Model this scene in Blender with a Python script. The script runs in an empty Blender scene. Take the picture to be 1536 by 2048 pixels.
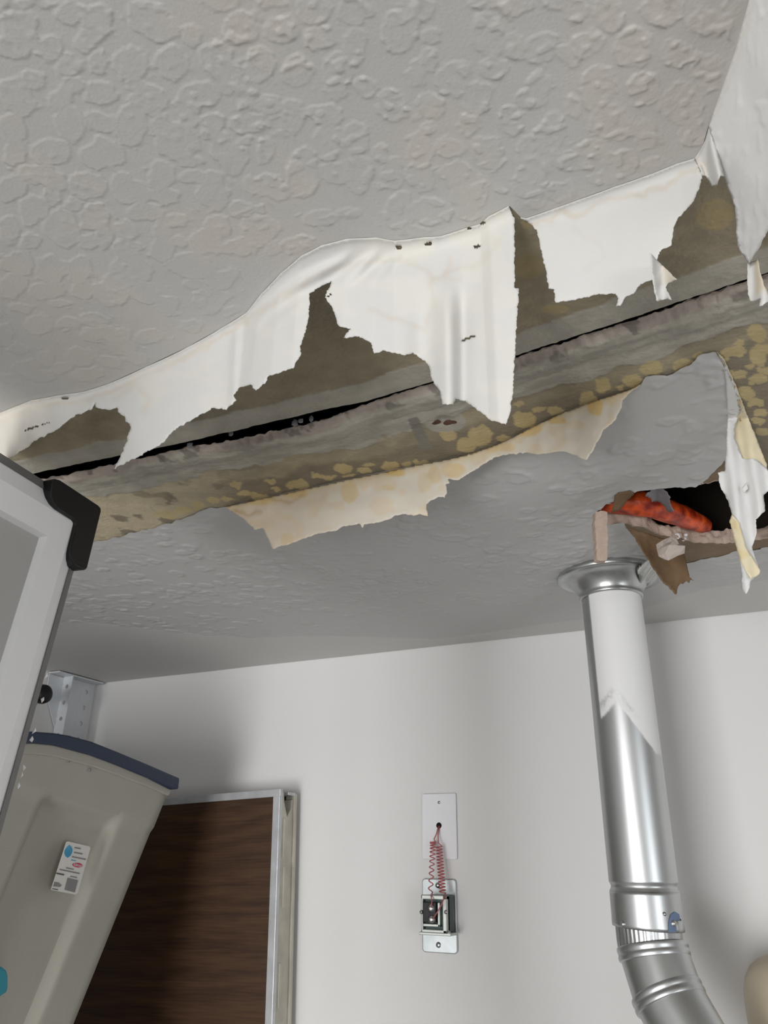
import bpy, bmesh, math, random
import numpy as np
from mathutils import Vector, Matrix
from mathutils.geometry import delaunay_2d_cdt

random.seed(7)
rng = np.random.default_rng(11)
S = bpy.context.scene
COL = S.collection

# ------------------------------------------------------------------ camera, world, light, exposure
CZ = 2.032                       # camera height
HC = 0.4085                      # ceiling above the camera
ZC = CZ + HC                     # ceiling height
WY = 1.43                        # back wall
LX = -1.53                       # left wall
RX, FY = 2.70, -3.60             # right wall, wall behind the camera
PITCH, YAW, ROLL, FPX = math.radians(24.636), math.radians(26.711), math.radians(0.973), 1540.5
fw = np.array([-math.sin(YAW) * math.cos(PITCH), math.cos(YAW) * math.cos(PITCH), math.sin(PITCH)])
rt0 = np.array([math.cos(YAW), math.sin(YAW), 0.0]); up0 = np.cross(rt0, fw)
RT = rt0 * math.cos(ROLL) + up0 * math.sin(ROLL); UP = -rt0 * math.sin(ROLL) + up0 * math.cos(ROLL)
cam = bpy.data.cameras.new('camera'); camo = bpy.data.objects.new('camera', cam); COL.objects.link(camo)
camo.matrix_world = Matrix(((RT[0], UP[0], -fw[0], 0), (RT[1], UP[1], -fw[1], 0), (RT[2], UP[2], -fw[2], CZ), (0, 0, 0, 1)))
cam.sensor_fit = 'VERTICAL'; cam.sensor_height = 36.0; cam.lens = FPX / 2048 * 36.0
cam.clip_start = 0.01
S.camera = camo

S.view_settings.view_transform = 'Standard'; S.view_settings.look = 'None'
S.view_settings.exposure = 0.0; S.view_settings.gamma = 1.0; S.view_settings.use_curve_mapping = False
w = bpy.data.worlds.new('sky'); S.world = w; w.use_nodes = True
bg = w.node_tree.nodes['Background']; bg.inputs[0].default_value = (0.80, 0.88, 1.0, 1); bg.inputs[1].default_value = 1.2

# daylight through the open doorway and the window behind the camera
OP_X0, OP_X1, OP_Z0, OP_Z1 = -1.35, 0.10, 0.0, 2.10     # doorway in the wall behind the camera
def area(name, loc, aim, sx, sy, power, col):
    l = bpy.data.lights.new(name, 'AREA'); l.shape = 'RECTANGLE'; l.size = sx; l.size_y = sy
    l.energy = power; l.color = col
    o = bpy.data.objects.new(name, l); COL.objects.link(o); o.location = loc
    o.rotation_euler = (Vector(aim) - Vector(loc)).to_track_quat('-Z', 'Y').to_euler()
    return o
area('daylight_doorway', ((OP_X0 + OP_X1) / 2, FY - 0.05, 1.05), ((OP_X0 + OP_X1) / 2, 5, 1.05), OP_X1 - OP_X0, 2.05, 140, (1.0, 0.985, 0.965))
WN_Y0, WN_Y1, WN_Z0, WN_Z1 = -2.1, -0.7, 0.95, 2.05       # window in the right wall
area('daylight_window', (RX + .05, (WN_Y0 + WN_Y1) / 2, (WN_Z0 + WN_Z1) / 2), (-3, (WN_Y0 + WN_Y1) / 2, (WN_Z0 + WN_Z1) / 2), WN_Y1 - WN_Y0, WN_Z1 - WN_Z0, 36, (0.95, 0.98, 1.0))

# ------------------------------------------------------------------ helpers: pixel rays onto real surfaces
def dirs(P):
    P = np.asarray(P, float)
    return RT * ((P[..., :1] - 768) / FPX) - UP * ((P[..., 1:2] - 1024) / FPX) + fw
def on_ceil(P, dz=0.0):
    d = dirs(P); return d * ((HC + dz) / d[..., 2:3]) + np.array([0, 0, CZ])
def on_plane(P, p0, n):
    p0 = np.asarray(p0, float) - np.array([0, 0, CZ]); n = np.asarray(n, float)
    d = dirs(P); t = (p0 @ n) / (d @ n)
    return d * np.asarray(t)[..., None] + np.array([0, 0, CZ])
def on_y(P, y): return on_plane(P, (0, y, CZ), (0, 1, 0))
def on_x(P, x): return on_plane(P, (x, 0, CZ), (1, 0, 0))
def to_px(W):
    W = np.asarray(W, float) - np.array([0, 0, CZ])
    c = np.maximum(W @ fw, 0.02)
    return np.stack([768 + FPX * (W @ RT) / c, 1024 - FPX * (W @ UP) / c], -1)

# ------------------------------------------------------------------ numpy noise
def _hash(ix, iy, s):
    n = (ix.astype(np.int64) * 374761393 + iy.astype(np.int64) * 668265263 + s * 974634777) & 0x7fffffff
    n = ((n ^ (n >> 13)) * 1274126177) & 0x7fffffff
    return ((n ^ (n >> 16)) & 0xffff) / 65535.0
def vnoise(x, y, s=0):
    x = np.asarray(x, float); y = np.asarray(y, float)
    ix = np.floor(x); iy = np.floor(y); fx = x - ix; fy = y - iy
    fx = fx * fx * (3 - 2 * fx); fy = fy * fy * (3 - 2 * fy)
    a = _hash(ix, iy, s); b = _hash(ix + 1, iy, s); c = _hash(ix, iy + 1, s); d = _hash(ix + 1, iy + 1, s)
    return (a * (1 - fx) + b * fx) * (1 - fy) + (c * (1 - fx) + d * fx) * fy
def fbm(x, y, o=4, s=0):
    v = 0; a = .5; t = 0
    for i in range(o):
        v = v + a * vnoise(x * 2 ** i, y * 2 ** i, s + i * 17); t += a; a *= .5
    return v / t
def sst(a, b, x):
    t = np.clip((x - a) / (b - a), 0, 1); return t * t * (3 - 2 * t)
def inside(P, poly):
    x, y = P[:, 0], P[:, 1]; r = np.zeros(len(P), bool); poly = np.asarray(poly, float)
    for (x1, y1), (x2, y2) in zip(poly, np.roll(poly, -1, 0)):
        if y1 == y2: continue
        c = ((y1 > y) != (y2 > y))
        xi = (x2 - x1) * (y - y1) / (y2 - y1) + x1
        r ^= c & (x < xi)
    return r
def nearest_on(P, poly, closed=True):
    poly = np.asarray(poly, float); best = np.full(len(P), 1e9); out = P.copy()
    segs = zip(poly, np.roll(poly, -1, 0)) if closed else zip(poly[:-1], poly[1:])
    for a, b in segs:
        d = b - a; L = d @ d
        if L < 1e-14: continue
        t = np.clip(((P - a) @ d) / L, 0, 1); q = a + t[:, None] * d
        dd = ((P - q) ** 2).sum(1); m = dd < best
        best[m] = dd[m]; out[m] = q[m]
    return out, np.sqrt(best)
def dens(poly, step, closed=False):
    poly = [np.asarray(p, float) for p in poly]; out = []
    n = len(poly)
    for i in range(n if closed else n - 1):
        a, b = poly[i], poly[(i + 1) % n]; k = max(1, int(np.linalg.norm(b - a) / step))
        for j in range(k): out.append(a + (b - a) * j / k)
    if not closed: out.append(poly[-1])
    return np.array(out)
def ragged(poly, step, amp, freq, seed=0, closed=False):
    q = dens(poly, step, closed); s = np.arange(len(q)) * step * freq
    q = q.copy()
    q[:, 0] += amp * 2 * (fbm(s, s * 0 + seed, 3, seed) - .5)
    q[:, 1] += amp * 2 * (fbm(s, s * 0 + seed + 9, 3, seed + 5) - .5)
    return q

# ------------------------------------------------------------------ materials
MATS = {}
def mat(name, col, rough=.6, metal=0, bump=0, bscale=60, var=.0, vscale=8, spec=.4, attr=None, trans=0, detail=4, coat=0, stretch=None):
    if name in MATS: return MATS[name]
    m = bpy.data.materials.new(name); m.use_nodes = True; nt = m.node_tree; N = nt.nodes; L = nt.links
    b = N['Principled BSDF']; b.inputs['Roughness'].default_value = rough; b.inputs['Metallic'].default_value = metal
    b.inputs['Specular IOR Level'].default_value = spec; b.inputs['Coat Weight'].default_value = coat
    tc = N.new('ShaderNodeTexCoord'); vec = tc.outputs['Object']
    if stretch:
        mp = N.new('ShaderNodeMapping'); mp.inputs['Scale'].default_value = stretch; L.new(vec, mp.inputs[0]); vec = mp.outputs[0]
    if attr:
        a = N.new('ShaderNodeAttribute'); a.attribute_name = attr; csock = a.outputs['Color']
    else:
        r = N.new('ShaderNodeRGB'); r.outputs[0].default_value = (*col, 1); csock = r.outputs[0]
    if var:
        n = N.new('ShaderNodeTexNoise'); n.inputs['Scale'].default_value = vscale; n.inputs['Detail'].default_value = 6; L.new(vec, n.inputs['Vector'])
        mr = N.new('ShaderNodeMapRange'); mr.inputs[1].default_value = .25; mr.inputs[2].default_value = .75
        mr.inputs[3].default_value = 1 - var; mr.inputs[4].default_value = 1 + var; L.new(n.outputs['Fac'], mr.inputs[0])
        mx = N.new('ShaderNodeVectorMath'); mx.operation = 'SCALE'; L.new(csock, mx.inputs[0]); L.new(mr.outputs[0], mx.inputs['Scale'])
        csock = mx.outputs[0]
    L.new(csock, b.inputs['Base Color'])
    if bump:
        n2 = N.new('ShaderNodeTexNoise'); n2.inputs['Scale'].default_value = bscale; n2.inputs['Detail'].default_value = detail; L.new(vec, n2.inputs['Vector'])
        bp = N.new('ShaderNodeBump'); bp.inputs['Strength'].default_value = bump; bp.inputs['Distance'].default_value = .002
        L.new(n2.outputs['Fac'], bp.inputs['Height']); L.new(bp.outputs[0], b.inputs['Normal'])
    if trans:
        t = N.new('ShaderNodeBsdfTranslucent'); L.new(csock, t.inputs['Color']); mix = N.new('ShaderNodeMixShader'); mix.inputs[0].default_value = trans
        L.new(b.outputs[0], mix.inputs[1]); L.new(t.outputs[0], mix.inputs[2]); L.new(mix.outputs[0], N['Material Output'].inputs['Surface'])
    MATS[name] = m; return m

mat('wall_low_bounce', (.42, .41, .40), .7, bump=.1, bscale=40, var=.1, vscale=2)  # unseen right and front walls, grey kept darker to cut bounced light
mat('wall_paint', (.665, .658, .652), .55, bump=.08, bscale=220, var=.02, vscale=3)
mat('ceiling_paint_plain', (.53, .52, .50), .6, bump=.5, bscale=45, var=.02)
mat('ceiling_paint', None, .62, attr='tint', bump=.10, bscale=500)
mat('board_paper', None, .85, attr='tint', bump=.55, bscale=220, var=.14, vscale=45, detail=8)
mat('torn_paper', None, .7, attr='tint', bump=.06, bscale=300, var=.015, vscale=40, trans=.12)
mat('gypsum', (.44, .345, .285), .9, bump=1.0, bscale=180, var=.15, vscale=70)
mat('gypsum_light', (.44, .385, .34), .9, bump=.6, bscale=260, var=.1, vscale=70)
mat('brown_paper', (.17, .105, .055), .75, bump=.35, bscale=160, var=.25, vscale=35, trans=.06)
mat('galvanised', (.55, .565, .57), .38, 1.0, bump=.04, bscale=90, var=.08, vscale=30, stretch=(1, 1, .15))
mat('galvanised_dull', (.52, .53, .53), .36, 1.0, bump=.08, bscale=120, var=.12, vscale=50)
mat('blue_mark', (.12, .17, .27), .45)
mat('foil', (.62, .62, .60), .30, 1.0, bump=.5, bscale=90)
mat('black_plastic', (.008, .008, .009), .42, bump=.05, bscale=400)
mat('frame_white', (.80, .795, .80), .38, bump=.02, bscale=300)
mat('frame_rim', (.16, .155, .15), .45)
mat('board_grey', (.42, .41, .40), .32, bump=.02, bscale=200, var=.03, vscale=2)
mat('bin_plastic', (.33, .315, .272), .48, bump=.12, bscale=300, var=.06, vscale=7)
mat('lid_navy', (.020, .030, .058), .42, bump=.06, bscale=250)
mat('sticker', (.60, .58, .55), .5)
mat('sticker_grey', (.20, .19, .19), .5)
mat('sticker_dark', (.06, .06, .06), .5)
mat('sticker_blue', (.05, .28, .45), .5, var=.2, vscale=80)
mat('sticker_red', (.45, .02, .06), .5)
mat('sticker_white', (.75, .73, .73), .5)
mat('alu', (.52, .53, .55), .40, .6, bump=.08, bscale=200, var=.15, vscale=30)
mat('old_edge', (.50, .47, .40), .65, bump=.2, bscale=120, var=.16, vscale=25)
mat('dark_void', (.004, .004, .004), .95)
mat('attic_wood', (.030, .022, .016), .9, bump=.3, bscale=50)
mat('insulation', (.20, .20, .205), .95, bump=.8, bscale=200)
mat('plate_plastic', (.74, .74, .77), .35, bump=.01)
mat('screw', (.50, .50, .50), .3, 1.0)
mat('wire_red', (.42, .12, .125), .45)
mat('steel_plate', (.52, .56, .57), .30, .9, bump=.03, bscale=100, var=.1, vscale=60)
mat('core_steel', (.50, .53, .50), .34, .8, bump=.04, bscale=200)
mat('core_dark', (.045, .065, .065), .35, .5)
mat('terminal_black', (.012, .010, .012), .4)
mat('bracket_white', (.62, .64, .66), .35, .2, bump=.03, bscale=200)
mat('jug', (.62, .55, .42), .35, bump=.05, bscale=60, var=.05, vscale=10, trans=.25)
mat('cap_clear', (.70, .70, .66), .2, trans=.2)
mat('teal', (.02, .22, .29), .4)
mat('concrete', (.20, .195, .185), .8, bump=.3, bscale=40, var=.1, vscale=4)
mat('shelf_white', (.6, .59, .57), .5, bump=.03)
mat('scrap', (.20, .185, .20), .5, bump=.4, bscale=150)
mat('rust', (.09, .045, .028), .8, bump=.5, bscale=300, var=.3, vscale=200)

def mat_wood():
    m = bpy.data.materials.new('walnut_laminate'); m.use_nodes = True; nt = m.node_tree; N = nt.nodes; L = nt.links; b = N['Principled BSDF']
    tc = N.new('ShaderNodeTexCoord'); mp = N.new('ShaderNodeMapping'); mp.inputs['Scale'].default_value = (1.0, 1, 5.0); L.new(tc.outputs['Object'], mp.inputs[0])
    n0 = N.new('ShaderNodeTexNoise'); n0.inputs['Scale'].default_value = 2.2; n0.inputs['Detail'].default_value = 3; L.new(mp.outputs[0], n0.inputs['Vector'])
    wv = N.new('ShaderNodeTexWave'); wv.bands_direction = 'Z'; wv.inputs['Scale'].default_value = 1.6; wv.inputs['Distortion'].default_value = 14
    wv.inputs['Detail'].default_value = 4; wv.inputs['Detail Scale'].default_value = 1.3; L.new(mp.outputs[0], wv.inputs['Vector'])
    mp2 = N.new('ShaderNodeMapping'); mp2.inputs['Scale'].default_value = (6, 1, 140); L.new(tc.outputs['Object'], mp2.inputs[0])
    n2 = N.new('ShaderNodeTexNoise'); n2.inputs['Scale'].default_value = 2; n2.inputs['Detail'].default_value = 5; L.new(mp2.outputs[0], n2.inputs['Vector'])
    ad = N.new('ShaderNodeMath'); ad.operation = 'MULTIPLY_ADD'; ad.inputs[1].default_value = .20; L.new(wv.outputs['Fac'], ad.inputs[0]); 
    mu = N.new('ShaderNodeMath'); mu.operation = 'MULTIPLY'; mu.inputs[1].default_value = .9; L.new(n2.outputs['Fac'], mu.inputs[0]); L.new(mu.outputs[0], ad.inputs[2])
    cr = N.new('ShaderNodeValToRGB'); cr.color_ramp.elements[0].position = .2; cr.color_ramp.elements[0].color = (.020, .009, .005, 1)
    cr.color_ramp.elements[1].position = .85; cr.color_ramp.elements[1].color = (.080, .040, .019, 1); L.new(ad.outputs[0], cr.inputs[0])
    L.new(cr.outputs[0], b.inputs['Base Color']); b.inputs['Roughness'].default_value = .5; b.inputs['Specular IOR Level'].default_value = .3
    MATS['walnut'] = m
mat_wood()
def mat_orange():
    m = bpy.data.materials.new('orange_sleeve'); m.use_nodes = True; nt = m.node_tree; N = nt.nodes; L = nt.links; b = N['Principled BSDF']
    tc = N.new('ShaderNodeTexCoord'); n = N.new('ShaderNodeTexNoise'); n.inputs['Scale'].default_value = 60; n.inputs['Detail'].default_value = 5; L.new(tc.outputs['Object'], n.inputs['Vector'])
    cr = N.new('ShaderNodeValToRGB'); cr.color_ramp.elements[0].position = .35; cr.color_ramp.elements[0].color = (.20, .012, .005, 1)
    cr.color_ramp.elements[1].position = .65; cr.color_ramp.elements[1].color = (.78, .10, .018, 1); L.new(n.outputs['Fac'], cr.inputs[0]); L.new(cr.outputs[0], b.inputs['Base Color'])
    bp = N.new('ShaderNodeBump'); bp.inputs['Strength'].default_value = .8; bp.inputs['Distance'].default_value = .003; L.new(n.outputs['Fac'], bp.inputs['Height']); L.new(bp.outputs[0], b.inputs['Normal'])
    b.inputs['Roughness'].default_value = .35; MATS['orange'] = m
mat_orange()

# ------------------------------------------------------------------ object helpers
def link(name, me, m=None, parent=None, smooth=False):
    o = bpy.data.objects.new(name, me); COL.objects.link(o)
    if m: me.materials.append(MATS[m])
    if smooth: me.polygons.foreach_set('use_smooth', [True] * len(me.polygons))
    if parent: o.parent = parent
    return o
def empty(name, loc=(0, 0, 0), rot=(0, 0, 0)):
    o = bpy.data.objects.new(name, None); COL.objects.link(o); o.location = loc; o.rotation_euler = rot; o.empty_display_size = .05
    return o
def tag(o, label, cat, group=None):
    o['label'] = label; o['category'] = cat
    if group: o['group'] = group
    return o
def struct(o): o['kind'] = 'structure'; return o
def adopt(ch, par):                       # parent keeping the world place (the parent stands unrotated at its location)
    bpy.context.view_layer.update()
    ch.parent = par; ch.matrix_parent_inverse = par.matrix_world.inverted()
def bm_obj(name, bm, m, parent=None, smooth=False):
    me = bpy.data.meshes.new(name); bmesh.ops.recalc_face_normals(bm, faces=bm.faces); bm.to_mesh(me); bm.free()
    return link(name, me, m, parent, smooth)
def mesh_np(name, V, F, m, parent=None, smooth=False, tint=None):
    V = np.asarray(V, np.float32); F = np.asarray(F, np.int32); k = F.shape[1]
    me = bpy.data.meshes.new(name); me.vertices.add(len(V)); me.vertices.foreach_set('co', V.ravel())
    me.loops.add(F.size); me.loops.foreach_set('vertex_index', F.ravel())
    me.polygons.add(len(F)); me.polygons.foreach_set('loop_start', np.arange(0, F.size, k, dtype=np.int32)); me.polygons.foreach_set('loop_total', np.full(len(F), k, np.int32))
    me.update(calc_edges=True); me.validate()
    if tint is not None:
        a = me.attributes.new('tint', 'FLOAT_COLOR', 'POINT'); c = np.ones((len(V), 4), np.float32); c[:, :3] = tint; a.data.foreach_set('color', c.ravel())
    return link(name, me, m, parent, smooth)
def box(bm, a, b, M=None):
    r = bmesh.ops.create_cube(bm, size=1); a = Vector(a); b = Vector(b)
    for v in r['verts']:
        v.co = Vector(((a.x + b.x) / 2 + v.co.x * (b.x - a.x), (a.y + b.y) / 2 + v.co.y * (b.y - a.y), (a.z + b.z) / 2 + v.co.z * (b.z - a.z)))
        if M is not None: v.co = M @ v.co
    return r['verts']
def bevel(bm, w_, seg=2):
    bmesh.ops.bevel(bm, geom=[e for e in bm.edges if len(e.link_faces) == 2 and e.calc_face_angle(0) > .5], offset=w_, segments=seg, affect='EDGES', profile=.5)
def boxo(name, a, b, m, parent=None, bev=0, seg=2, M=None):
    bm = bmesh.new(); box(bm, a, b, M)
    if bev: bevel(bm, bev, seg)
    return bm_obj(name, bm, m, parent)
def prism(name, pts, vec, m, parent=None, bev=0):
    bm = bmesh.new(); v = [bm.verts.new(Vector(p)) for p in pts]; f = bm.faces.new(v)
    r = bmesh.ops.extrude_face_region(bm, geom=[f]); bmesh.ops.translate(bm, verts=[x for x in r['geom'] if isinstance(x, bmesh.types.BMVert)], vec=Vector(vec))
    bmesh.ops.recalc_face_normals(bm, faces=bm.faces)
    if bev: bevel(bm, bev)
    return bm_obj(name, bm, m, parent)
def sweep(name, path, radii, m, parent=None, n=12, cap=True, smooth=True, wob=None):
    path = [Vector(p) for p in path]; bm = bmesh.new(); rings = []
    t0 = (path[1] - path[0]).normalized(); ref = Vector((0, 0, 1)) if abs(t0.z) < .9 else Vector((1, 0, 0))
    x = t0.cross(ref).normalized()
    for i, p in enumerate(path):
        t = (path[min(i + 1, len(path) - 1)] - path[max(i - 1, 0)]).normalized()
        x = (x - t * x.dot(t)).normalized(); y = t.cross(x)
        r = radii[i] if hasattr(radii, '__len__') else radii
        rings.append([bm.verts.new(p + (x * math.cos(2 * math.pi * k / n) + y * math.sin(2 * math.pi * k / n)) * r * (wob(i, k) if wob else 1)) for k in range(n)])
    for a, b in zip(rings[:-1], rings[1:]):
        for k in range(n): bm.faces.new((a[k], a[(k + 1) % n], b[(k + 1) % n], b[k]))
    if cap: bm.faces.new(rings[0][::-1]); bm.faces.new(rings[-1])
    return bm_obj(name, bm, m, parent, smooth)
def lathe(name, prof, m, parent=None, n=64, M=None, smooth=True, cap=False, fn=None):
    bm = bmesh.new(); rings = []
    for i, (r, z) in enumerate(prof):
        ring = []
        for k in range(n):
            a = 2 * math.pi * k / n; rr = r * (fn(i, a) if fn else 1)
            c = Vector((rr * math.cos(a), rr * math.sin(a), z)); ring.append(bm.verts.new(M @ c if M is not None else c))
        rings.append(ring)
    for a, b in zip(rings[:-1], rings[1:]):
        for k in range(n): bm.faces.new((a[k], a[(k + 1) % n], b[(k + 1) % n], b[k]))
    if cap: bm.faces.new(rings[0][::-1]); bm.faces.new(rings[-1])
    return bm_obj(name, bm, m, parent, smooth)
def solid(o, t, off=0):
    md = o.modifiers.new('thickness', 'SOLIDIFY'); md.thickness = t; md.offset = off; return o
def rock(name, c, sx, sy, sz, m, parent=None, seed=0, sub=2, M=None, amp=.35):
    bm = bmesh.new(); bmesh.ops.create_icosphere(bm, subdivisions=sub, radius=1); rn = random.Random(seed)
    for v in bm.verts:
        d = 1 + amp * (2 * float(fbm(np.array([v.co.x * 1.7 + 5 + seed]), np.array([v.co.y * 1.7 + v.co.z * 1.3 + 5]), 3, seed)[0]) - 1) + rn.uniform(-.05, .05)
        v.co = Vector((v.co.x * sx * d, v.co.y * sy * d, v.co.z * sz * d))
        if M is not None: v.co = M @ v.co
        v.co += Vector(c)
    return bm_obj(name, bm, m, parent)

# ------------------------------------------------------------------ room shell
def cuboid(name, a, b, m): return struct(boxo(name, a, b, m))
cuboid('wall_back', (LX - .12, WY, 0), (RX + .12, WY + .12, ZC + .02), 'wall_paint')
cuboid('wall_left', (LX - .12, FY - .12, 0), (LX, WY, ZC + .02), 'wall_paint')
wr = struct(empty('wall_right', (RX, 0, 0)))
WR = ((FY - .12, WN_Y0, 0, ZC + .02), (WN_Y1, WY, 0, ZC + .02), (WN_Y0, WN_Y1, 0, WN_Z0), (WN_Y0, WN_Y1, WN_Z1, ZC + .02))
for a, b, c_, d_ in WR: adopt(boxo('wall_panel', (RX, a, c_), (RX + .12, b, d_), 'wall_low_bounce'), wr)
wf = struct(empty('wall_front', (0, FY, 0)))
for nm, a, b in (('wall_panel', (LX, FY - .12, 0), (OP_X0, FY, ZC)), ('wall_panel', (OP_X1, FY - .12, 0), (RX, FY, ZC)), ('wall_panel', (OP_X0, FY - .12, OP_Z1), (OP_X1, FY, ZC))):
    adopt(boxo(nm, a, b, 'wall_low_bounce'), wf)
cuboid('floor', (LX - .12, FY - .12, -.1), (RX + .12, WY + .12, 0), 'concrete')

# ------------------------------------------------------------------ ceiling: traced tear lines (photo pixels carried onto the ceiling plane)
FOLD_A = [(-60, 858), (0, 825), (25, 815), (62, 800), (117, 790), (167, 783), (217, 767), (292, 733), (375, 694), (442, 656), (492, 625), (521, 588), (561, 546), (602, 511),
          (643, 490), (693, 477), (752, 474), (789, 481), (847, 474), (881, 472), (927, 457), (960, 447), (977, 432), (1018, 411)]
FOLD_B = [(1041, 434), (1053, 436), (1107, 417), (1157, 399), (1231, 372), (1298, 349), (1355, 326), (1389, 316)]
FOLD_C = [(1500, -5), (1470, 105), (1440, 190), (1417, 252)]
FAR_FOLD = [(450, 1013), (534, 994), (616, 976), (710, 955), (831, 930), (889, 919), (938, 908), (1000, 886), (1077, 847), (1129, 823), (1195, 799), (1258, 779), (1284, 767)]
FAR_EDGE_L = [(140, 1100), (185, 1085), (205, 1083), (245, 1070), (300, 1058), (345, 1045), (385, 1030), (410, 1018), (450, 1013)]
FAR_EDGE_R = [(1284, 767), (1290, 755), (1306, 752), (1340, 750), (1352, 742), (1380, 727), (1405, 705), (1434, 704)]
FAR_EDGE_S = [(1434, 704), (1475, 780), (1505, 870), (1536, 940), (1580, 1030)]
NEAR_J = [(-160, 992), (62, 948), (371, 884), (460, 864), (637, 822), (727, 804), (864, 763), (1032, 711), (1250, 640), (1492, 559), (1600, 523)]
FAR_J = [(-160, 1004), (83, 958), (170, 941), (300, 913), (371, 896), (460, 881), (540, 864), (600, 852), (637, 842), (690, 824), (727, 812), (790, 789), (864, 768), (1032, 716), (1250, 645), (1492, 564), (1600, 528)]
VOID = [(1228, 1000), (1230, 990), (1244, 984), (1262, 984), (1285, 982), (1312, 978), (1340, 976), (1385, 974), (1415, 968), (1440, 961), (1470, 958), (1510, 968), (1560, 985),
        (1575, 1050), (1536, 1078), (1513, 1081), (1468, 1087), (1419, 1087), (1384, 1085), (1363, 1077), (1335, 1074), (1314, 1067), (1290, 1057), (1244, 1047), (1209, 1050), (1193, 1040), (1194, 1022), (1212, 1008)]
BROWN_1 = [(1386, 975), (1402, 966), (1416, 957), (1424, 946), (1437, 936), (1452, 917), (1475, 925), (1475, 975)]
BROWN_2 = [(1245, 1040), (1258, 1062), (1270, 1076), (1300, 1095), (1338, 1120), (1352, 1127), (1372, 1128), (1400, 1121), (1440, 1113), (1478, 1102), (1520, 1098), (1560, 1090), (1560, 1050), (1400, 1040)]
BROWN_3 = [(1224, 1008), (1228, 992), (1238, 984), (1262, 983), (1275, 990), (1280, 1010)]
def W2(P, dz=0): return on_ceil(np.array(P, float), dz)[:, :2]

fA, fB, fC = W2(FOLD_A), W2(FOLD_B), W2(FOLD_C)
wj_n = W2(ragged(NEAR_J, 6, 1.2, .1, 3)); wj_f = W2(ragged(FAR_J, 5, 3.2, .09, 8), .0042)
wj_n = np.vstack([wj_n, [[.46, wj_n[-1][1] - .004]]]); wj_f = np.vstack([wj_f, [[.46, wj_f[-1][1] - .004]]])
wj_n = dens(wj_n, .004); wj_f = dens(wj_f, .004)
near_poly = np.vstack([fA, fB, W2([(1402, 300)]), fC[::-1], [[.10, .14], [.10, .06], [-.80, .06], [-.80, fA[0][1] - .005]]])
far_edge_l = W2(ragged(FAR_EDGE_L, 4, 4, .09, 21)); far_edge_r = W2(ragged(FAR_EDGE_R, 4, 3, .09, 25)); far_edge_s = W2(FAR_EDGE_S)
ff = W2(FAR_FOLD)
far_poly = np.vstack([[[LX, 0.80]], far_edge_l, ff[1:], far_edge_r[1:], far_edge_s[1:], [[.40, 1.13], [.40, WY], [LX, WY]]])
void_w = W2(ragged(VOID, 4, 2.2, .12, 33, True)); br1, br2, br3 = (W2(ragged(b, 4, 3, .1, 40 + i, True)) for i, b in enumerate((BROWN_1, BROWN_2, BROWN_3)))

def grid(x0, x1, y0, y1, st):
    xs = np.arange(x0, x1 + st * .5, st); ys = np.arange(y0, y1 + st * .5, st)
    X, Y = np.meshgrid(xs, ys); nx, ny = len(xs), len(ys)
    i = np.arange(nx * ny).reshape(ny, nx)
    F = np.stack([i[:-1, :-1], i[1:, :-1], i[1:, 1:], i[:-1, 1:]], -1).reshape(-1, 4)       # faces look down
    return np.stack([X.ravel(), Y.ravel()], -1), F
def cull(P, F, keep, snaps, lim=.004):
    """keep cells touching the region; outside corners of kept cells are pulled onto the outline"""
    fk = keep[F].any(1); F = F[fk]; used = np.unique(F); out = used[~keep[used]]
    if len(out):
        q = P[out]; best = np.full(len(q), 1e9); res = q.copy()
        for s, closed in snaps:
            r, d = nearest_on(q, s, closed); m = d < best; best[m] = d[m]; res[m] = r[m]
        P = P.copy(); ok = best < lim; P[out[ok]] = res[ok]
    mp = np.full(len(P), -1); mp[used] = np.arange(len(used))
    return P[used], mp[F]

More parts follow.
